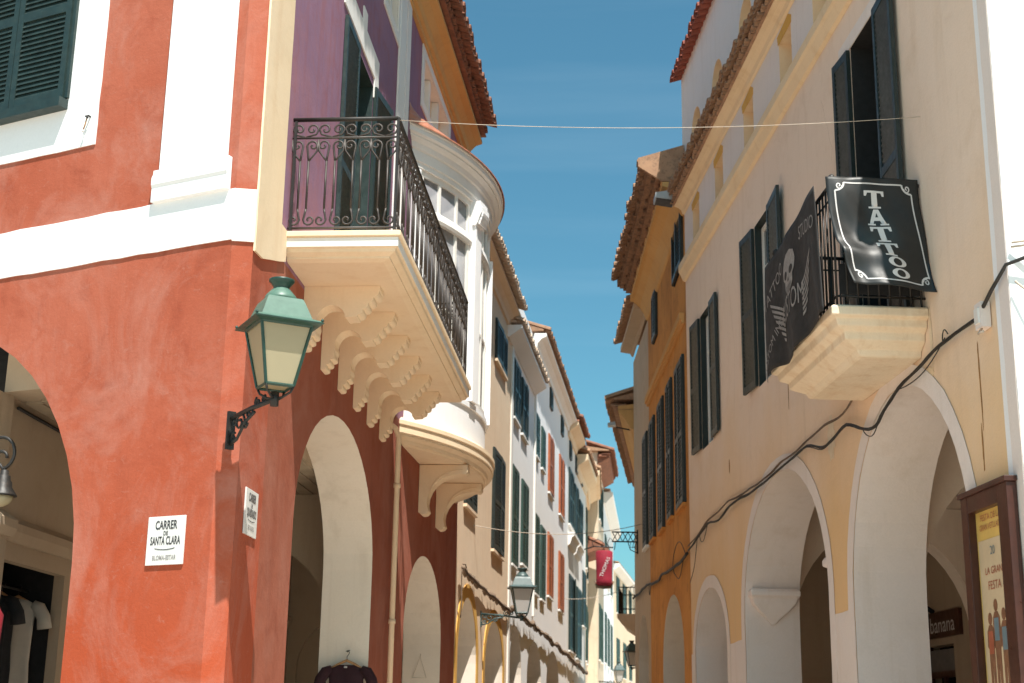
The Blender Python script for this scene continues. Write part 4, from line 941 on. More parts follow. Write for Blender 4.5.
rc = [(-1.22, 5.02), (-0.65, 5.07), (-0.27, 5.03), (0.13, 5.0), (0.85, 4.93), (1.27, 4.83), (1.48, 4.73), (1.69, 4.68), (2.14, 4.76), (2.68, 4.95), (3.02, 4.89), (3.4, 4.83), (3.7, 4.85), (4.29, 5.03), (5.46, 4.96), (7.04, 4.92), (7.98, 4.97), (8.85, 4.98), (9.65, 4.84), (10.52, 4.94), (12.3, 4.70)]
rc2 = [(2.3, 5.18), (2.75, 5.05), (3.5, 5.12), (4.29, 5.06), (5.6, 5.03), (7.2, 4.98), (8.8, 5.05), (10.5, 4.97), (12.3, 4.78)]
run('wall_cable', 'thick black cable swagging under the tattoo balcony along the cream wall', RF, rc, .017, 'cable', jit=.03, tail=[(-1.95, -.70, 5.56), (-1.88, -.25, 5.40), (-1.81, .04, 5.29), (-1.55, .07, 5.15)],
    extra=[[(-.45, 5.05), (.0, 4.90), (.5, 4.86), (.95, 4.91)], [(1.5, 4.72), (1.75, 4.58), (2.1, 4.74)], [(-.55, 5.06), (-.45, 5.16), (-.35, 5.05)], [(10.5, 4.93), (10.9, 4.62), (11.3, 4.84)], [(11.4, 4.82), (11.6, 4.45), (11.9, 4.22), (12.2, 4.12)]])
run('wall_cable', 'thin brown second cable above the thick black one on the cream wall', RF, rc2, .012, 'old_cable', jit=.02, lumps=0)
mb = MB(RF).box(-1.36, -1.22, .01, .09, 4.90, 5.12, 'r_white').box(-1.33, -1.25, .09, .11, 4.94, 5.07, 'sign_white').tube([(-1.29, .05, 4.92), (-1.3, .1, 4.85), (-1.45, .12, 4.83)], .01, 'wire', 5)
tag(mb.build('junction_box'), 'small white junction box on the cream wall corner with loose wires', 'junction box')
mb = MB(EN)
for k in range(2):
    mb.tube([(.02 + .0, .03 + .02 * k, 5.45 + .03 * k), (.2, .10 + .03 * k, 5.46 + .03 * k), (.5, .06, 5.44 + .04 * k), (1.6, .05, 5.50 + .05 * k)], .010, 'wire', 5)
mb.tube([(.02, .06, 5.15), (.15, .12, 5.0), (.4, .10, 5.05), (.9, .05, 5.0)], .010, 'wire', 5)
tag(mb.build('loose_wires'), 'bundle of thin pale wires crossing the sunlit white end wall', 'wires')

# ---- poster case by the near arch
PF = RF
pc = root('poster_case', 'dark mahogany wall case holding a yellow printed poster beside the near arch', 'poster case', RF.P(-.9, .06, 1.3))
u0, u1, z0, z1 = -1.62, -.64, 1.25, 3.56
f = MB(RF); f.box(u0, u0 + .20, .013, .10, z0, z1, 'mahogany').box(u1 - .14, u1, .013, .10, z0, z1, 'mahogany').box(u0 + .20, u1 - .14, .013, .098, z1 - .14, z1, 'mahogany').box(u0 + .20, u1 - .14, .013, .098, z0, z0 + .14, 'mahogany')
f.box(u0 - .02, u1 + .02, .013, .12, z1, z1 + .045, 'mahogany').build('frame', pc, bevel=.006)
pa, pb = u0 + .20, u1 - .14
p = MB(RF); p.box(pa, pb, .014, .030, z0 + .14, z1 - .14, 'poster_yellow').box(pa + .03, pb - .03, .031, .034, 1.75, 3.18, 'poster_cream')
po = p.build('poster', pc)
p = MB(RF)
def ptxt(s, z, size, mat, sq=1.0):
    V, Fc = text_geo(s, size); p.add([((pa + pb) / 2 - x * sq, .038, z + y) for x, y in V], Fc, mat)
ptxt('FESTA DE LA', 3.36, .075, 'poster_red'); ptxt('GRAN VETLLADA', 3.28, .07, 'poster_red', .85)
ptxt('20', 3.08, .10, 'poster_blue'); ptxt('LA GRAN', 2.92, .085, 'poster_red'); ptxt('FESTA', 2.80, .10, 'poster_red'); ptxt('CONCERT', 1.86, .11, 'poster_red', 1.0); ptxt('ENTRADA', 1.95, .06, 'poster_brown'); ptxt('PLAZA', 1.6, .10, 'poster_yellow')
p.build('lettering', po)
for cx, hh in ((-.13, .62), (.02, .70), (.15, .60)):
    p = MB(RF); c = (pa + pb) / 2 + cx
    p.wall([(c - .05, 2.0), (c - .055, 2.3), (c - .08, 2.32), (c - .07, 2.0 + hh - .16), (c - .03, 2.0 + hh - .11), (c + .03, 2.0 + hh - .11), (c + .07, 2.0 + hh - .16), (c + .08, 2.32), (c + .055, 2.3), (c + .05, 2.0), (c + .01, 2.0), (c, 2.26), (c - .01, 2.0)], [], .034, .037, 'poster_brown')
    p.wall([(c + .04 * math.cos(i * .524), 2.0 + hh - .06 + .05 * math.sin(i * .524)) for i in range(12)], [], .034, .037, 'poster_brown')
    p.wall(rect(c - .045, c + .045, 2.0 + hh - .34, 2.0 + hh - .16), [], .037, .039, 'poster_blue' if cx < .1 else 'poster_red')
    p.build('printed_figure', po)
# ---- shop signs inside the right arcade
sg = root('shop_sign', 'dark board with white lettering above the shop door inside the near arch', 'sign', RF.P(11, -3.78, 3.15))
MB(RF).box(9.75, 11.35, -3.80, -3.74, 3.17, 3.58, 'mahogany').build('board', sg)
V, Fc = text_geo('banana', .36); t = MB(RF); t.add([(10.5 - x * 1.12, -3.735, 3.36 + y) for x, y in V], Fc, 'print_white'); t.build('lettering', sg)
mb = MB(RF).tube([(11.0, -3.79, 3.6), (11.0, -3.7, 3.66), (11.0, -3.6, 3.72)], .04, 'black_cloth', 8); tag(mb.build('spotlight'), 'small dark spotlight above the white-lettered shop board', 'lamp')

# ================================================================== right row beyond
OF = facade(3.20, 25.07, 0.2, -1)
O = arcade_house('orange_house', 'orange ochre house with deep brown tiled eave beside the cream house', OF, .02, 7.4, 11.75, 'orange', [(3.0, 1.85, 2.9, 1.3)], zfloor=5.3)
MB(OF).box(.3, 7.4, .003, .10, 9.02, 9.16, 'ochre_soffit').box(.3, 7.4, .003, .06, 8.96, 9.02, 'ochre_soffit').build('string_course', O)
for (a, b, z0, z1, lw) in ((.5, 1.65, 5.65, 8.35, None), (3.32, 4.1, 5.7, 8.4, .75), (6.0, 6.9, 5.75, 8.4, None)):
    if lw: 
        closed_window(OF, O, 2.5, 3.28, 5.7, 8.4, 'black_shutter', ajar=(random.uniform(0,2.5), random.uniform(0,3.5)), sm='orange'); closed_window(OF, O, 4.1, 5.05, 5.7, 8.4, 'black_shutter', ajar=(random.uniform(0,2.5), random.uniform(0,3.5)), sm='orange')
    else: closed_window(OF, O, a, b, z0, z1, 'black_shutter', ajar=(random.uniform(0,2.5), random.uniform(0,3.5)), sm='orange')
closed_window(OF, O, .35, 1.8, 10.15, 11.35, 'black_shutter', ajar=(random.uniform(0,2.5), random.uniform(0,3.5)), do_sill=False); closed_window(OF, O, 5.2, 6.0, 10.1, 11.2, 'black_shutter', do_sill=False)
co = [(.002, 11.05), (.04, 11.08), (.09, 11.22), (.20, 11.40), (.34, 11.52), (.42, 11.54), (.42, 11.62), (.002, 11.64)]
cornice(OF, O, -.02, 7.45, co, 'ochre_soffit'); roof(OF, O, .1, 7.4, .84, 12.02, 8, 2.2, 'tile_old')
tiled_eave(OF, O, .05, 7.4, .86, 11.98, 'tile_brown', 3, .24, step=.14, jit=.045)
MB(OF).prism([(-.02, 11.64), (.40, 11.64), (.42, 11.66), (.42, 12.1), (-.02, 12.3)], 'u', .03, 7.42, 'ochre_soffit').build('eave_bed', O)
P2 = arcade_house('plaster_house', 'narrow bare plaster house wedged behind the orange house', OF, 7.42, 11.6, 11.1, 'grey_plaster', [(9.3, 1.3, 3.1, 1.2)], zfloor=5)
closed_window(OF, P2, 7.75, 8.6, 5.8, 8.4, 'black_shutter', ajar=(random.uniform(0,2.5), random.uniform(0,3.5)))
cornice(OF, P2, 7.45, 11.6, [(.002, 11.25), (.05, 11.27), (.08, 11.34), (.34, 11.38), (.34, 11.5), (.002, 11.55)], 'grey_plaster'); roof(OF, P2, 7.43, 11.6, .5, 11.56, 8, 1.5, 'tile_old'); tiled_eave(OF, P2, 7.45, 11.6, .52, 11.56, 'tile_old', 0, .24)
_p = OF.P(11.7, 0, 0); QF = facade(_p.x + .02, _p.y, 7.5, -1)
Q = arcade_house('far_right_house', 'far right ochre house with low brown eave and iron balcony', QF, 0, 22, 9.9, 'yellow', [(3.0, 1.6, 3, 1.2), (8, 1.6, 3, 1.2)], zfloor=4.9)
cornice(QF, Q, 0, 22, [(.002, 9.3), (.1, 9.35), (.3, 9.7), (.42, 9.8), (.42, 9.95), (.002, 10.0)], 'ochre_soffit'); roof(QF, Q, 0, 22, .78, 10.1, 8, 2, 'tile_old'); tiled_eave(QF, Q, 0.0, 13.2, .80, 10.1, 'tile_old', 2, .28)
cb = MB(QF); cb.loft([[(13.4, .003, z), (16.4, .003, z), (16.4, v, z), (13.4, v, z)] for v, z in ((.30, 4.45), (.55, 4.7), (.62, 4.95), (1.0, 5.2), (1.15, 5.4), (1.2, 5.44), (1.2, 5.58))], 'grey_plaster')
qb = cb.build('balcony', Q)
cb = MB(QF)
for z in (5.75, 6.5): cb.tube([(13.45, .0, z), (13.45, 1.15, z), (16.35, 1.15, z), (16.35, 0, z)], .02, 'iron', 5)
for i in range(9): cb.tube([(13.45, .1 + i * .13, 5.58), (13.45, .1 + i * .13, 6.5)], .012, 'iron', 4)
for i in range(20): cb.tube([(13.45 + i * .15, 1.15, 5.58), (13.45 + i * .15, 1.15, 6.5)], .012, 'iron', 4)
cb.build('railing', qb)
for (a, b) in ((2, 3.2), (6, 7.4), (10, 11.4), (14.2, 15.6)): closed_window(QF, Q, a, b, 5.6, 8.2, 'black_shutter', pitch=.1)
MB(OF).prism([(.0, 11.64), (.42, 11.64), (.87, 11.93), (.87, 12.10), (.0, 12.38)], 'u', -.02, .045, 'tile_old').build('verge', O)
# floodlight box under the orange house eave
fl = MB(OF).prism([(.20, 11.22), (.56, 11.26), (.56, 11.36), (.22, 11.42)], 'u', -.15, .25, 'box_grey').prism([(.22, 11.20), (.54, 11.25), (.54, 11.258), (.22, 11.215)], 'u', -.13, .23, 'ink').tube([(.05, .25, 11.3), (.10, .02, 11.1)], .02, 'iron', 6)
tag(fl.build('floodlight'), 'grey box floodlight under the orange house eave next to the cream wall', 'floodlight', 'floodlights under the right eaves')
fl = MB(QF).prism([(.50, 9.50), (.72, 9.48), (.72, 9.56), (.52, 9.60)], 'u', .3, .55, 'box_grey').tube([(.6, .5, 9.5), (.6, .02, 9.4)], .02, 'iron', 6)
tag(fl.build('floodlight'), 'small grey floodlight below the low far right eave', 'floodlight', 'floodlights under the right eaves')
oc = [(.02, 4.66), (1.63, 4.63), (4.29, 4.74), (5.2, 4.70), (7.53, 4.86), (11.5, 4.9)]
run('wall_cable', 'black cable running above the arch of the orange house', OF, oc, .026, 'cable', jit=.03, extra=[[(.6, 4.6), (1.2, 4.3), (1.9, 4.5), (2.3, 4.62)], [(6.6, 4.8), (6.9, 4.5), (7.2, 4.8)], [(.1, 4.62), (.9, 5.0), (1.6, 5.05), (2.4, 4.7)]])
br = MB(Frame((3.24, 35.6, 0), (-1, 0, 0), (0, 1, 0)))
for z in (6.42, 5.98):
    pass
br.tube([(0, 0, 6.44), (.66, 0, 6.44)], .018, 'iron', 5).tube([(0, 0, 6.20), (.66, 0, 6.20)], .018, 'iron', 5)
for i in range(5):
    a, b = i * .13, (i + 1) * .13; br.tube([(a, 0, 6.44), (b, 0, 6.20)], .01, 'iron', 4).tube([(a, 0, 6.20), (b, 0, 6.44)], .01, 'iron', 4)
br.tube([(.02, 0, 5.90), (.02, 0, 6.5)], .02, 'iron', 5).tube([(.26, 0, 6.2), (.2, 0, 6.0), (.02, 0, 5.92)], .012, 'iron', 5)
for i in range(3): br.tube([(.03 + .08 * i, 0, 6.2), (.1 + .05 * i, 0, 6.05), (.02, 0, 6.0 + .05 * i)], .008, 'iron', 4)
tag(br.build('iron_bracket'), 'lattice iron bracket sticking out from the right wall end over the street', 'bracket')

# ================================================================== lanterns
def make_lantern(name, label, group, foot, head, scale=1.0, roofm='green_metal', edge='green_edge', glassm='milk', arm='iron', yaw=0.0, two_tone=True):
    """head: lantern centre line at the arm end; foot: where the bracket meets the wall"""
    F_ = Vector(foot); H_ = Vector(head)
    rt = root(name, label, 'lantern', foot, group)
    d = Vector((H_.x - F_.x, H_.y - F_.y, 0)); Ln = d.length; dx = d.normalized()
    X = Frame(F_, dx, Vector((-dx.y, dx.x, 0))); rise = H_.z - F_.z
    b = MB(X); s = scale
    b.box(-.02, .012, -.035, .035, -.17 * s, .16 * s, arm)
    b.tube([(0, 0, .10 * s), (Ln * .5, 0, rise * .5 + .06 * s), (Ln, 0, rise + .0)], .022 * s, arm, 7)
    b.tube([(0, 0, -.13 * s), (Ln * .16, 0, -.10 * s), (Ln * .34, 0, .0 + rise * .2), (Ln * .55, 0, rise * .5 + .02 * s)], .015 * s, arm, 6)
    for (cx, cz, r, a0, tn) in ((.16, .02, .085, 0, 1.4), (.07, .05, .05, 2, -1.3), (.06, -.09, .05, 1, 1.3), (.34, .055, .06, 3, 1.4), (.26, -.02, .045, 0, -1.3), (.46, .10, .05, 2, 1.3), (.56, .10, .035, 1, -1.2)):
        b.tube([(p[0] * Ln / .75 * 1.0, 0, p[1]) for p in spiral((cx, cz * s + rise * cx), r * s, a0, tn, 14)], .011 * s, arm, 5)
    b.tube([(Ln, 0, rise - .06 * s), (Ln, 0, rise + .06 * s)], .035 * s, arm, 8)
    b.build('bracket', rt)
    cy, sy = math.cos(yaw), math.sin(yaw)
    Y = Frame(H_, (cy, sy, 0), (-sy, cy, 0))
    def sq(h, z): return [(-h, -h, z), (h, -h, z), (h, h, z), (-h, h, z)]
    c = MB(Y)
    zb, zt = .10 * s, .60 * s; hb, ht = .118 * s, .215 * s
    for sx in (-1, 1):
        for s2 in (-1, 1): c.tube([(.0, .0, .0), (sx * .05 * s, s2 * .05 * s, .012 * s), (sx * .10 * s, s2 * .10 * s, .05 * s), (sx * hb, s2 * hb, zb)], .011 * s, arm, 5)
    fr = MB(Y)
    for a in range(4):
        A0, A1 = sq(hb, zb)[a], sq(hb, zb)[(a + 1) % 4]; T0_, T1 = sq(ht, zt)[a], sq(ht, zt)[(a + 1) % 4]
        fr.tube([A0, T0_], .014 * s, edge, 4, smooth=False); fr.tube([A0, A1], .015 * s, edge, 4, smooth=False); fr.tube([T0_, T1], .016 * s, edge, 4, smooth=False)
    c.build('cradle', rt); frame = fr.build('lantern_frame', rt)
    for a in range(4):
        A0, A1 = sq(hb * .97, zb)[a], sq(hb * .97, zb)[(a + 1) % 4]; T0_, T1 = sq(ht * .97, zt)[a], sq(ht * .97, zt)[(a + 1) % 4]
        MB(Y).add([A0, A1, T1, T0_], [(0, 1, 2, 3)], glassm).build('pane', frame)
    MB(Y).add(sq(hb * .96, zb + .006), [(0, 1, 2, 3)], glassm).build('pane', frame)
    r_ = MB(Y)
    def brim(h, z): return sq(h * s, z * s)
    r_.loft([brim(.25, .600), brim(.290, .612), brim(.293, .620), brim(.285, .626)], edge); r_.loft([brim(.285, .6265), brim(.28, .632), brim(.215, .662), brim(.165, .80), brim(.15, .835), brim(.142, .842)], roofm)
    r_.loft([[(.14 * s * math.cos(i * .3927), .14 * s * math.sin(i * .3927), .842 * s) for i in range(16)]] + [[(q * s * math.cos(i * .3927), q * s * math.sin(i * .3927), z * s) for i in range(16)] for q, z in ((.137, .86), (.125, .885), (.10, .912), (.08, .935), (.068, .95))], roofm, True)
    r_.loft([[(q * s * math.cos(i * .3927), q * s * math.sin(i * .3927), z * s) for i in range(16)] for q, z in ((.062, .94), (.066, .955), (.085, .985), (.108, 1.01), (.108, 1.025), (.05, 1.03))], edge, True)
    for sx in (-1, 1):
        for s2 in (-1, 1): r_.lathe((sx * .28 * s, s2 * .28 * s, .632 * s), [(.012 * s, 0), (.014 * s, .012 * s), (.004 * s, .025 * s)], edge, 6)
    rf_ = r_.build('lantern_roof', rt)
    lining = MB(Y).add(brim(.198, .60), [(0, 1, 2, 3)], 'box_grey'); lining.build('lining', rf_)
    bu = MB(Y); bu.lathe((0, 0, .30 * s), [(.02 * s, .28 * s), (.03 * s, .2 * s), (.05 * s, .12 * s), (.055 * s, .05 * s), (.03 * s, 0), (.005 * s, -.01 * s)], 'milk_white', 10); bu.build('bulb', frame)
    return rt
make_lantern('wall_lantern', 'large verdigris green lantern on black scroll bracket at the red corner', 'wall lanterns along the street', (-2.40, 11.98, 4.05), (-1.945, 11.42, 4.20), 1.0, 'green_metal', 'green_edge', 'milk', 'iron', yaw=R_(27))
make_lantern('wall_lantern', 'grey-green lantern with white glass over the street from the peach house', 'wall lanterns along the street', (-.55, 30.12, 3.84), (.295, 30.0, 3.86), 1.0, 'slate_metal', 'slate_metal', 'milk_white', 'slate_metal', yaw=R_(4))
q = QF.P(18, 0, 3.8)
make_lantern('wall_lantern', 'dark street lantern just below the far iron balcony on the right', 'wall lanterns along the street', (5.6, 55.3, 3.9), (4.73, 55.0, 3.94), 1.0, 'slate_metal', 'iron', 'milk_white', 'iron', yaw=R_(10))
make_lantern('wall_lantern', 'farthest street lantern seen low between the houses', 'wall lanterns along the street', (4.40, 70.2, 3.86), (5.40, 70.0, 3.86), 1.0, 'slate_metal', 'slate_metal', 'milk_white', 'iron', yaw=R_(8))

# arcade lamp on a scroll behind the left arch
al = root('arcade_lamp', 'black bell lamp hanging from an iron scroll inside the left arch', 'lamp', (-4.82, 13.55, 4.2))
X = Frame((-5.17, 13.62, 4.04), (1, -.12, 0), (.12, 1, 0))
m = MB(X)
ctl = [(-.15, -.1), (.0, .06), (.12, .18)] + [(.24 + .14 * math.sin(q), .07 + .16 * math.cos(q)) for q in [-.5 + i * .24 for i in range(15)]] + [(.25 + .06 * math.cos(q), .03 + .06 * math.sin(q)) for q in [4.4 - i * .45 for i in range(11)]]
m.tube([(a, 0, b) for a, b in ctl], .017, 'iron', 7); m.tube([(.30, 0, -.06), (.30, 0, -.12)], .014, 'iron', 6); m.build('scroll_arm', al)
m = MB(X); m.lathe((.30, 0, -.02), [(.02, -.07), (.04, -.08), (.042, -.12), (.06, -.13), (.065, -.17), (.08, -.19), (.085, -.24), (.135, -.31), (.14, -.325), (.02, -.33)], 'iron', 16); m.build('lamp_shade', al)
m = MB(X); m.lathe((.30, 0, -.02), [(.105, -.328), (.10, -.36), (.07, -.40), (.025, -.425), (.004, -.43)], 'milk', 14); m.build('globe', al)

# ================================================================== street-name plates
def plate(F, u0, u1, z0, z1, lines, label, flip):
    """flip=-1: reading direction runs to -u"""
    r_ = root('street_sign', label, 'sign', F.P((u0 + u1) / 2, 0, z0), 'street name plates')
    b = MB(F).box(u0, u1, .003, .018, z0, z1, 'sign_white').build('panel', r_, bevel=.002)
    t = MB(F); c = (u0 + u1) / 2
    for (s, z, size, sq_, mt) in lines:
        V, Fc = text_geo(s, size, bold=.022); t.add([(c + flip * x * sq_, .0205, z + y) for x, y in V], Fc, mt)
    w_ = (u1 - u0) * .27
    zz = z0 + (z1 - z0) * .34
    P_ = [(c + w_ * (i / 8 - 1), zz - .012 * (1 - (i / 8 - 1) ** 2)) for i in range(17)]
    for i in range(16): t.add([(P_[i][0], .0205, P_[i][1] - .004), (P_[i + 1][0], .0205, P_[i + 1][1] - .004), (P_[i + 1][0], .0205, P_[i + 1][1] + .003), (P_[i][0], .0205, P_[i][1] + .003)], [(0, 1, 2, 3)], 'ink')
    t.build('lettering', b, recalc=False)
plate(FF, .475, .885, 2.925, 3.345, [('CARRER', 3.265, .105, .62, 'ink'), ('DE', 3.195, .052, .8, 'ink'), ('SANTA CLARA', 3.13, .100, .50, 'ink'), ('BLOMA-ESTAR', 2.985, .056, .72, 'grey_ink')], 'white CARRER DE SANTA CLARA street plate on the sunny red wall', -1)
plate(S1, .375, .79, 3.22, 3.625, [('CARRER', 3.55, .105, .60, 'ink'), ('DE', 3.48, .05, .8, 'ink'), ('QUADRADO', 3.415, .10, .55, 'ink'), ('SES VOLTES', 3.285, .056, .7, 'grey_ink')], 'narrow-looking white street plate on the red side wall under the lantern', 1)

# hook by the shuttered window
m = MB(FF).tube([(2.06, .0, 7.36), (2.06, .05, 7.36), (2.075, .065, 7.35), (2.05, .06, 7.33)], .010, 'iron', 6).tube([(2.07, .05, 7.34), (2.085, .05, 7.27), (2.10, .055, 7.21)], .007, 'rust', 5).lathe((2.10, .055, 7.19), [(.012, 0), (.014, .012), (.006, .025)], 'sign_white', 8)
tag(m.build('shutter_hook'), 'rusty iron shutter hook on the white window surround', 'hook')
# small cleat on the side wall
# ================================================================== wires over the street
def sag(p, q, s, n=16): return [tuple(Vector(p).lerp(Vector(q), i / n) - Vector((0, 0, s * 4 * (i / n) * (1 - i / n)))) for i in range(n + 1)]
p = S1.P(B0 + .06, BV - .05, 7.50); q = RF.P(-.02, .0, 7.39)
m = MB(); m.tube(sag(p, q, .10), .0032, 'wire', 5, local=False); tag(m.build('overhead_wire'), 'thin pale wire strung from the scrolled balcony corner to the cream wall', 'wire', 'wires over the street')
m = MB(); m.tube(sag(CF.P(2.1, .0, 5.6), (3.22, 33.9, 6.42), .22), .008, 'wire', 5, local=False); tag(m.build('overhead_wire'), 'thin wire from the peach house across to the orange house row', 'wire', 'wires over the street')
m = MB(); m.tube(sag(WF.P(15.9, .0, 6.1), (5.0, 50.5, 6.9), .25), .010, 'wire', 5, local=False); tag(m.build('overhead_wire'), 'thin wire crossing low in front of the dark green shutters', 'wire', 'wires over the street')
# left wall cable bundle, crusted with old mortar
lc = [(.12, 4.54), (1.86, 4.47), (3.2, 4.44), (4.95, 4.42), (7.73, 4.37), (8.1, 4.36)]
run('wall_cable', 'brown mortar-crusted cable bundle above the yellow-edged arches', CF, lc, .040, 'old_cable', jit=.03, v=.08, lumps=16, extra=[[(.2, 4.6), (.5, 4.66), (.8, 4.55)], [(.1, 4.5), (.12, 4.2), (.1, 3.9), (.13, 3.6)]])
lc = [(.05, 4.45)] + [(1.2 + 1.3 * i, 4.48 - .022 * i + (.05 if i % 3 == 0 else -.03)) for i in range(13)] + [(17.55, 4.20)]
run('wall_cable', 'brown sagging cable bundle above the arches of the white house', WF, lc, .045, 'old_cable', jit=.05, v=.10, lumps=42)
lc = [(17.7, 4.2), (20, 4.1), (22, 4.15), (24.5, 4.02), (27.3, 4.0)]
run('wall_cable', 'brown cable bundle under the tall dark green shutters', WF, lc, .055, 'old_cable', jit=.05, v=.10, lumps=14)

# ================================================================== red hanging banner far down the street
rb_ = root('hanging_banner', 'crimson hanging shop banner with white diagonal lettering far down the street', 'banner', (4.0, 60, 7.4))
m = MB(); m.tube([(3.1, 60.3, 9.0), (3.6, 60.1, 9.15), (4.4, 60, 9.1)], .03, 'iron', 6).tube([(3.6, 60, 9.1), (3.5, 60, 9.3), (3.75, 60, 9.45), (4.0, 60, 9.3), (3.9, 60, 9.15)], .02, 'iron', 5).tube([(4.1, 60, 9.1), (4.25, 60, 9.5), (4.5, 60, 9.3), (4.45, 60, 9.0)], .02, 'iron', 5)
m.build('bracket', rb_)
cy = MB(); cy.loft([[(4.02 + r * math.cos(i * .3927), 60 + r * .8 * math.sin(i * .3927), z) for i in range(16)] for r, z in ((.30, 8.95), (.36, 8.9), (.34, 8.3), (.33, 7.75), (.37, 7.6), (.25, 7.5))], 'crimson', True)
cyo = cy.build('canvas_drum', rb_)
V, Fc = text_geo('THOMAS', .27); t = MB(); ca, sa = math.cos(R_(68)), math.sin(R_(68))
t.add([(4.04 + (x * ca - y * sa) * .8, 59.70 - .0 - math.sqrt(max(0, .0)) , 8.25 + (x * sa + y * ca) * .8) for x, y in V], Fc, 'print_white', local=False); t.build('lettering', cyo)
m = MB(); m.tube([(3.66, 60, 7.7), (3.72, 60, 7.45), (4.0, 59.9, 7.42), (4.3, 60, 7.45), (4.38, 60, 7.7)], .07, 'old_cable', 6); m.build('fringe', rb_)

# ================================================================== clothes on show
def garment(mb, c, ex, w, h, mat, sleeves=True, sl=.28, flare=1.0, depth=.06, neck=.09, seed=0):
    """thin two-sided cloth body hanging from z=c.z, folds in depth"""
    X = Frame(c, ex, Vector((0, 0, 1)).cross(Vector(ex)).normalized() * -1)
    rnd = random.Random(seed); ph = rnd.uniform(0, 6)
    rings = []
    rows = [(0, neck, .02), (.035, w * .40, .03), (.07, w * .5, .04), (.25 * h, w * .47, depth), (.55 * h, w * (.45 + .06 * (flare - 1)), depth), (.8 * h, w * .5 * (1 + (flare - 1) * .6), depth), (h, w * .5 * flare, depth)]
    N = 28
    for dz, hw, dp in rows:
        rr = []
        for i in range(N):
            a = 2 * math.pi * i / N; k = dz / h
            rr.append((hw * math.cos(a) * (1 + .03 * math.sin(9 * a + ph) * k), dp * math.sin(a) + .018 * k * math.sin(5 * a + ph), -dz + .012 * math.sin(3 * a + ph) * k))
        rings.append(rr)
    m2 = MB(X); m2.loft(rings, mat, True); mb.v += m2.v if False else []
    for grp in (m2,):
        b = len(mb.v); mb.v += grp.v; k = mb.mi(mat)
        for f_ in grp.f: mb.f.append([b + i for i in f_]); mb.m.append(k); mb.sm.append(True)
    if sleeves:
        for sg_ in (-1, 1):
            pts = [X.P(sg_ * w * .40, 0, -.05), X.P(sg_ * (w * .5 + .03), .0, -.09), X.P(sg_ * (w * .5 + .09), .01, -.05 - sl * .55), X.P(sg_ * (w * .5 + .11), .01, -.05 - sl)]
            mb.tube(pts, [.05, .075, .075, .08], mat, 9, local=False)
def hanger(mb, c, ex, w, mat='hanger_wood'):
    X = Frame(c, ex, Vector((0, 0, 1)).cross(Vector(ex)).normalized())
    P = lambda *a: X.P(*a)
    mb.tube([P(-w / 2, 0, -.10), P(-w * .25, 0, -.045), P(0, 0, 0), P(w * .25, 0, -.045), P(w / 2, 0, -.10)], [.010, .016, .018, .016, .010], mat, 7, local=False)
    mb.tube([P(0, 0, 0), P(0, 0, .05), P(.02, 0, .075), P(.03, 0, .10), P(.01, 0, .125), P(-.02, 0, .115)], .0045, 'iron', 5, local=False)
hx = S1.P(6.70, -.25, 2.38); jx = S1.ey
th = root('t_shirt', 'maroon t-shirt on a wooden hanger under the tall red arch', 't-shirt', hx - Vector((0, 0, .75)))
m = MB(); garment(m, hx, jx, .48, .75, 'maroon', True, .24, seed=3); sh = m.build('shirt', th)
m = MB(); hanger(m, hx + Vector((0, 0, .055)), jx, .42); m.build('hanger', th)
m = MB(); m.tube([hx + Vector((0, 0, .165)), S1.P(6.86, -.25, 2.57)], .008, 'iron', 6, local=False); m.build('peg', th)
m = MB(); q_ = S1.P(6.70, -.25, 2.35); m.tube([q_ - S1.ex * .075 - jx * .02, q_ - S1.ex * .075 + jx * .02], .012, 'print_white', 4, local=False); m.build('neck_label', sh)
m = MB(S2); m.tube([(4.80, -.46, 2.45), (4.82, -.34, 2.80), (4.80, -.22, 2.45), (4.80, -.46, 2.45)], .006, 'wire', 5).tube([(4.82, -.34, 2.80), (4.85, -.34, 2.84), (4.88, -.34, 2.85)], .006, 'wire', 5)
tag(m.build('wire_hanger'), 'empty triangular wire hanger in the second red arch', 'hanger')
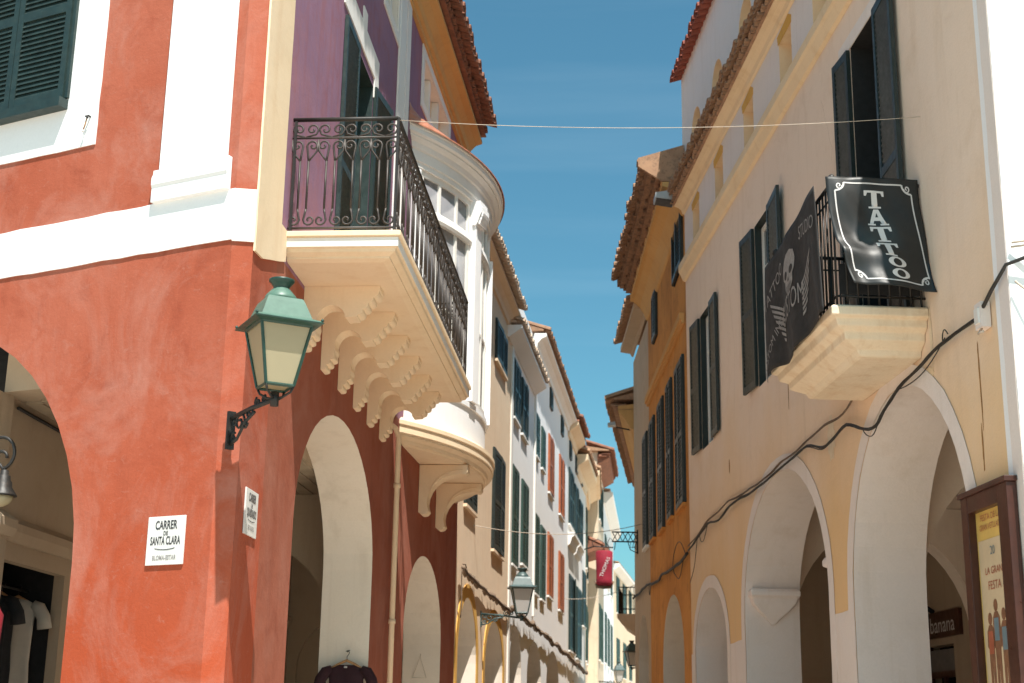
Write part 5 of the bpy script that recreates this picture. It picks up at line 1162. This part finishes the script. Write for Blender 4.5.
# shop front behind the left arch
def shopP(u, v, z): return S1.P(u, v, z)
exS = S1.ex
rk = MB(S1).tube([(2.0, -3.3, 3.0), (3.74, -3.3, 3.0)], .014, 'iron', 6); tag(rk.build('clothes_rail'), 'metal clothes rail across the shop opening behind the left arch', 'rail')
cl = [(2.15, 'black_cloth', .34, 1.05, False, 1.05, 'black dress hanging at the left end of the rail'), (2.50, 'grey_cloth', .36, 1.15, False, 1.1, 'long grey dress on the rail between two black garments'), (2.82, 'black_cloth', .38, 1.1, True, 1.0, 'black short-sleeved top right of the grey dress'), (3.08, 'black_cloth', .32, .95, False, 1.0, 'narrow black vest hanging left of the white shirt'), (3.50, 'white_cloth', .40, 1.22, True, 1.0, 'long off-white shirt hanging at the right of the rail')]
for i, (u, mt, w_, h_, slv, fl_, lb) in enumerate(cl):
    c = shopP(u, -3.3, 2.90); r_ = root('hanging_garment', lb, 'garment', c - Vector((0, 0, h_)), 'garments on the shop rail')
    ang = R_(62 if i % 2 else 72); ex = (exS * math.cos(ang) + S1.ey * math.sin(ang))
    m = MB(); garment(m, c, ex, w_, h_, mt, slv, .26, fl_, seed=i + 11); m.build('garment', r_)
    m = MB(); hanger(m, c + Vector((0, 0, .03)), ex, w_ * .85); m.build('hanger', r_)
c = shopP(1.52, -2.70, 2.66); r_ = root('hanging_garment', 'bright red dress hanging in front of the shop pilaster', 'garment', c - Vector((0, 0, 1.2)), 'garments on the shop rail')
m = MB(); garment(m, c, exS * .6 + S1.ey * .5, .28, 1.15, 'red_cloth', False, .2, 1.25, seed=5); m.build('garment', r_)
m = MB(); hanger(m, c + Vector((0, 0, .03)), exS, .36); m.build('hanger', r_)
m = MB(S1).box(2.3, 2.9, -4.0, -3.5, 1.2, 1.75, 'tan_box').box(2.32, 2.88, -3.495, -3.49, 1.3, 1.5, 'teal_box'); tag(m.build('goods_box'), 'tan and teal box on the shelf under the grey dress', 'box')
m = MB(S1).box(2.0, 3.74, -4.1, -3.4, 1.12, 1.19, 'wood'); tag(m.build('shelf'), 'wooden shelf below the hanging clothes in the shop', 'shelf')
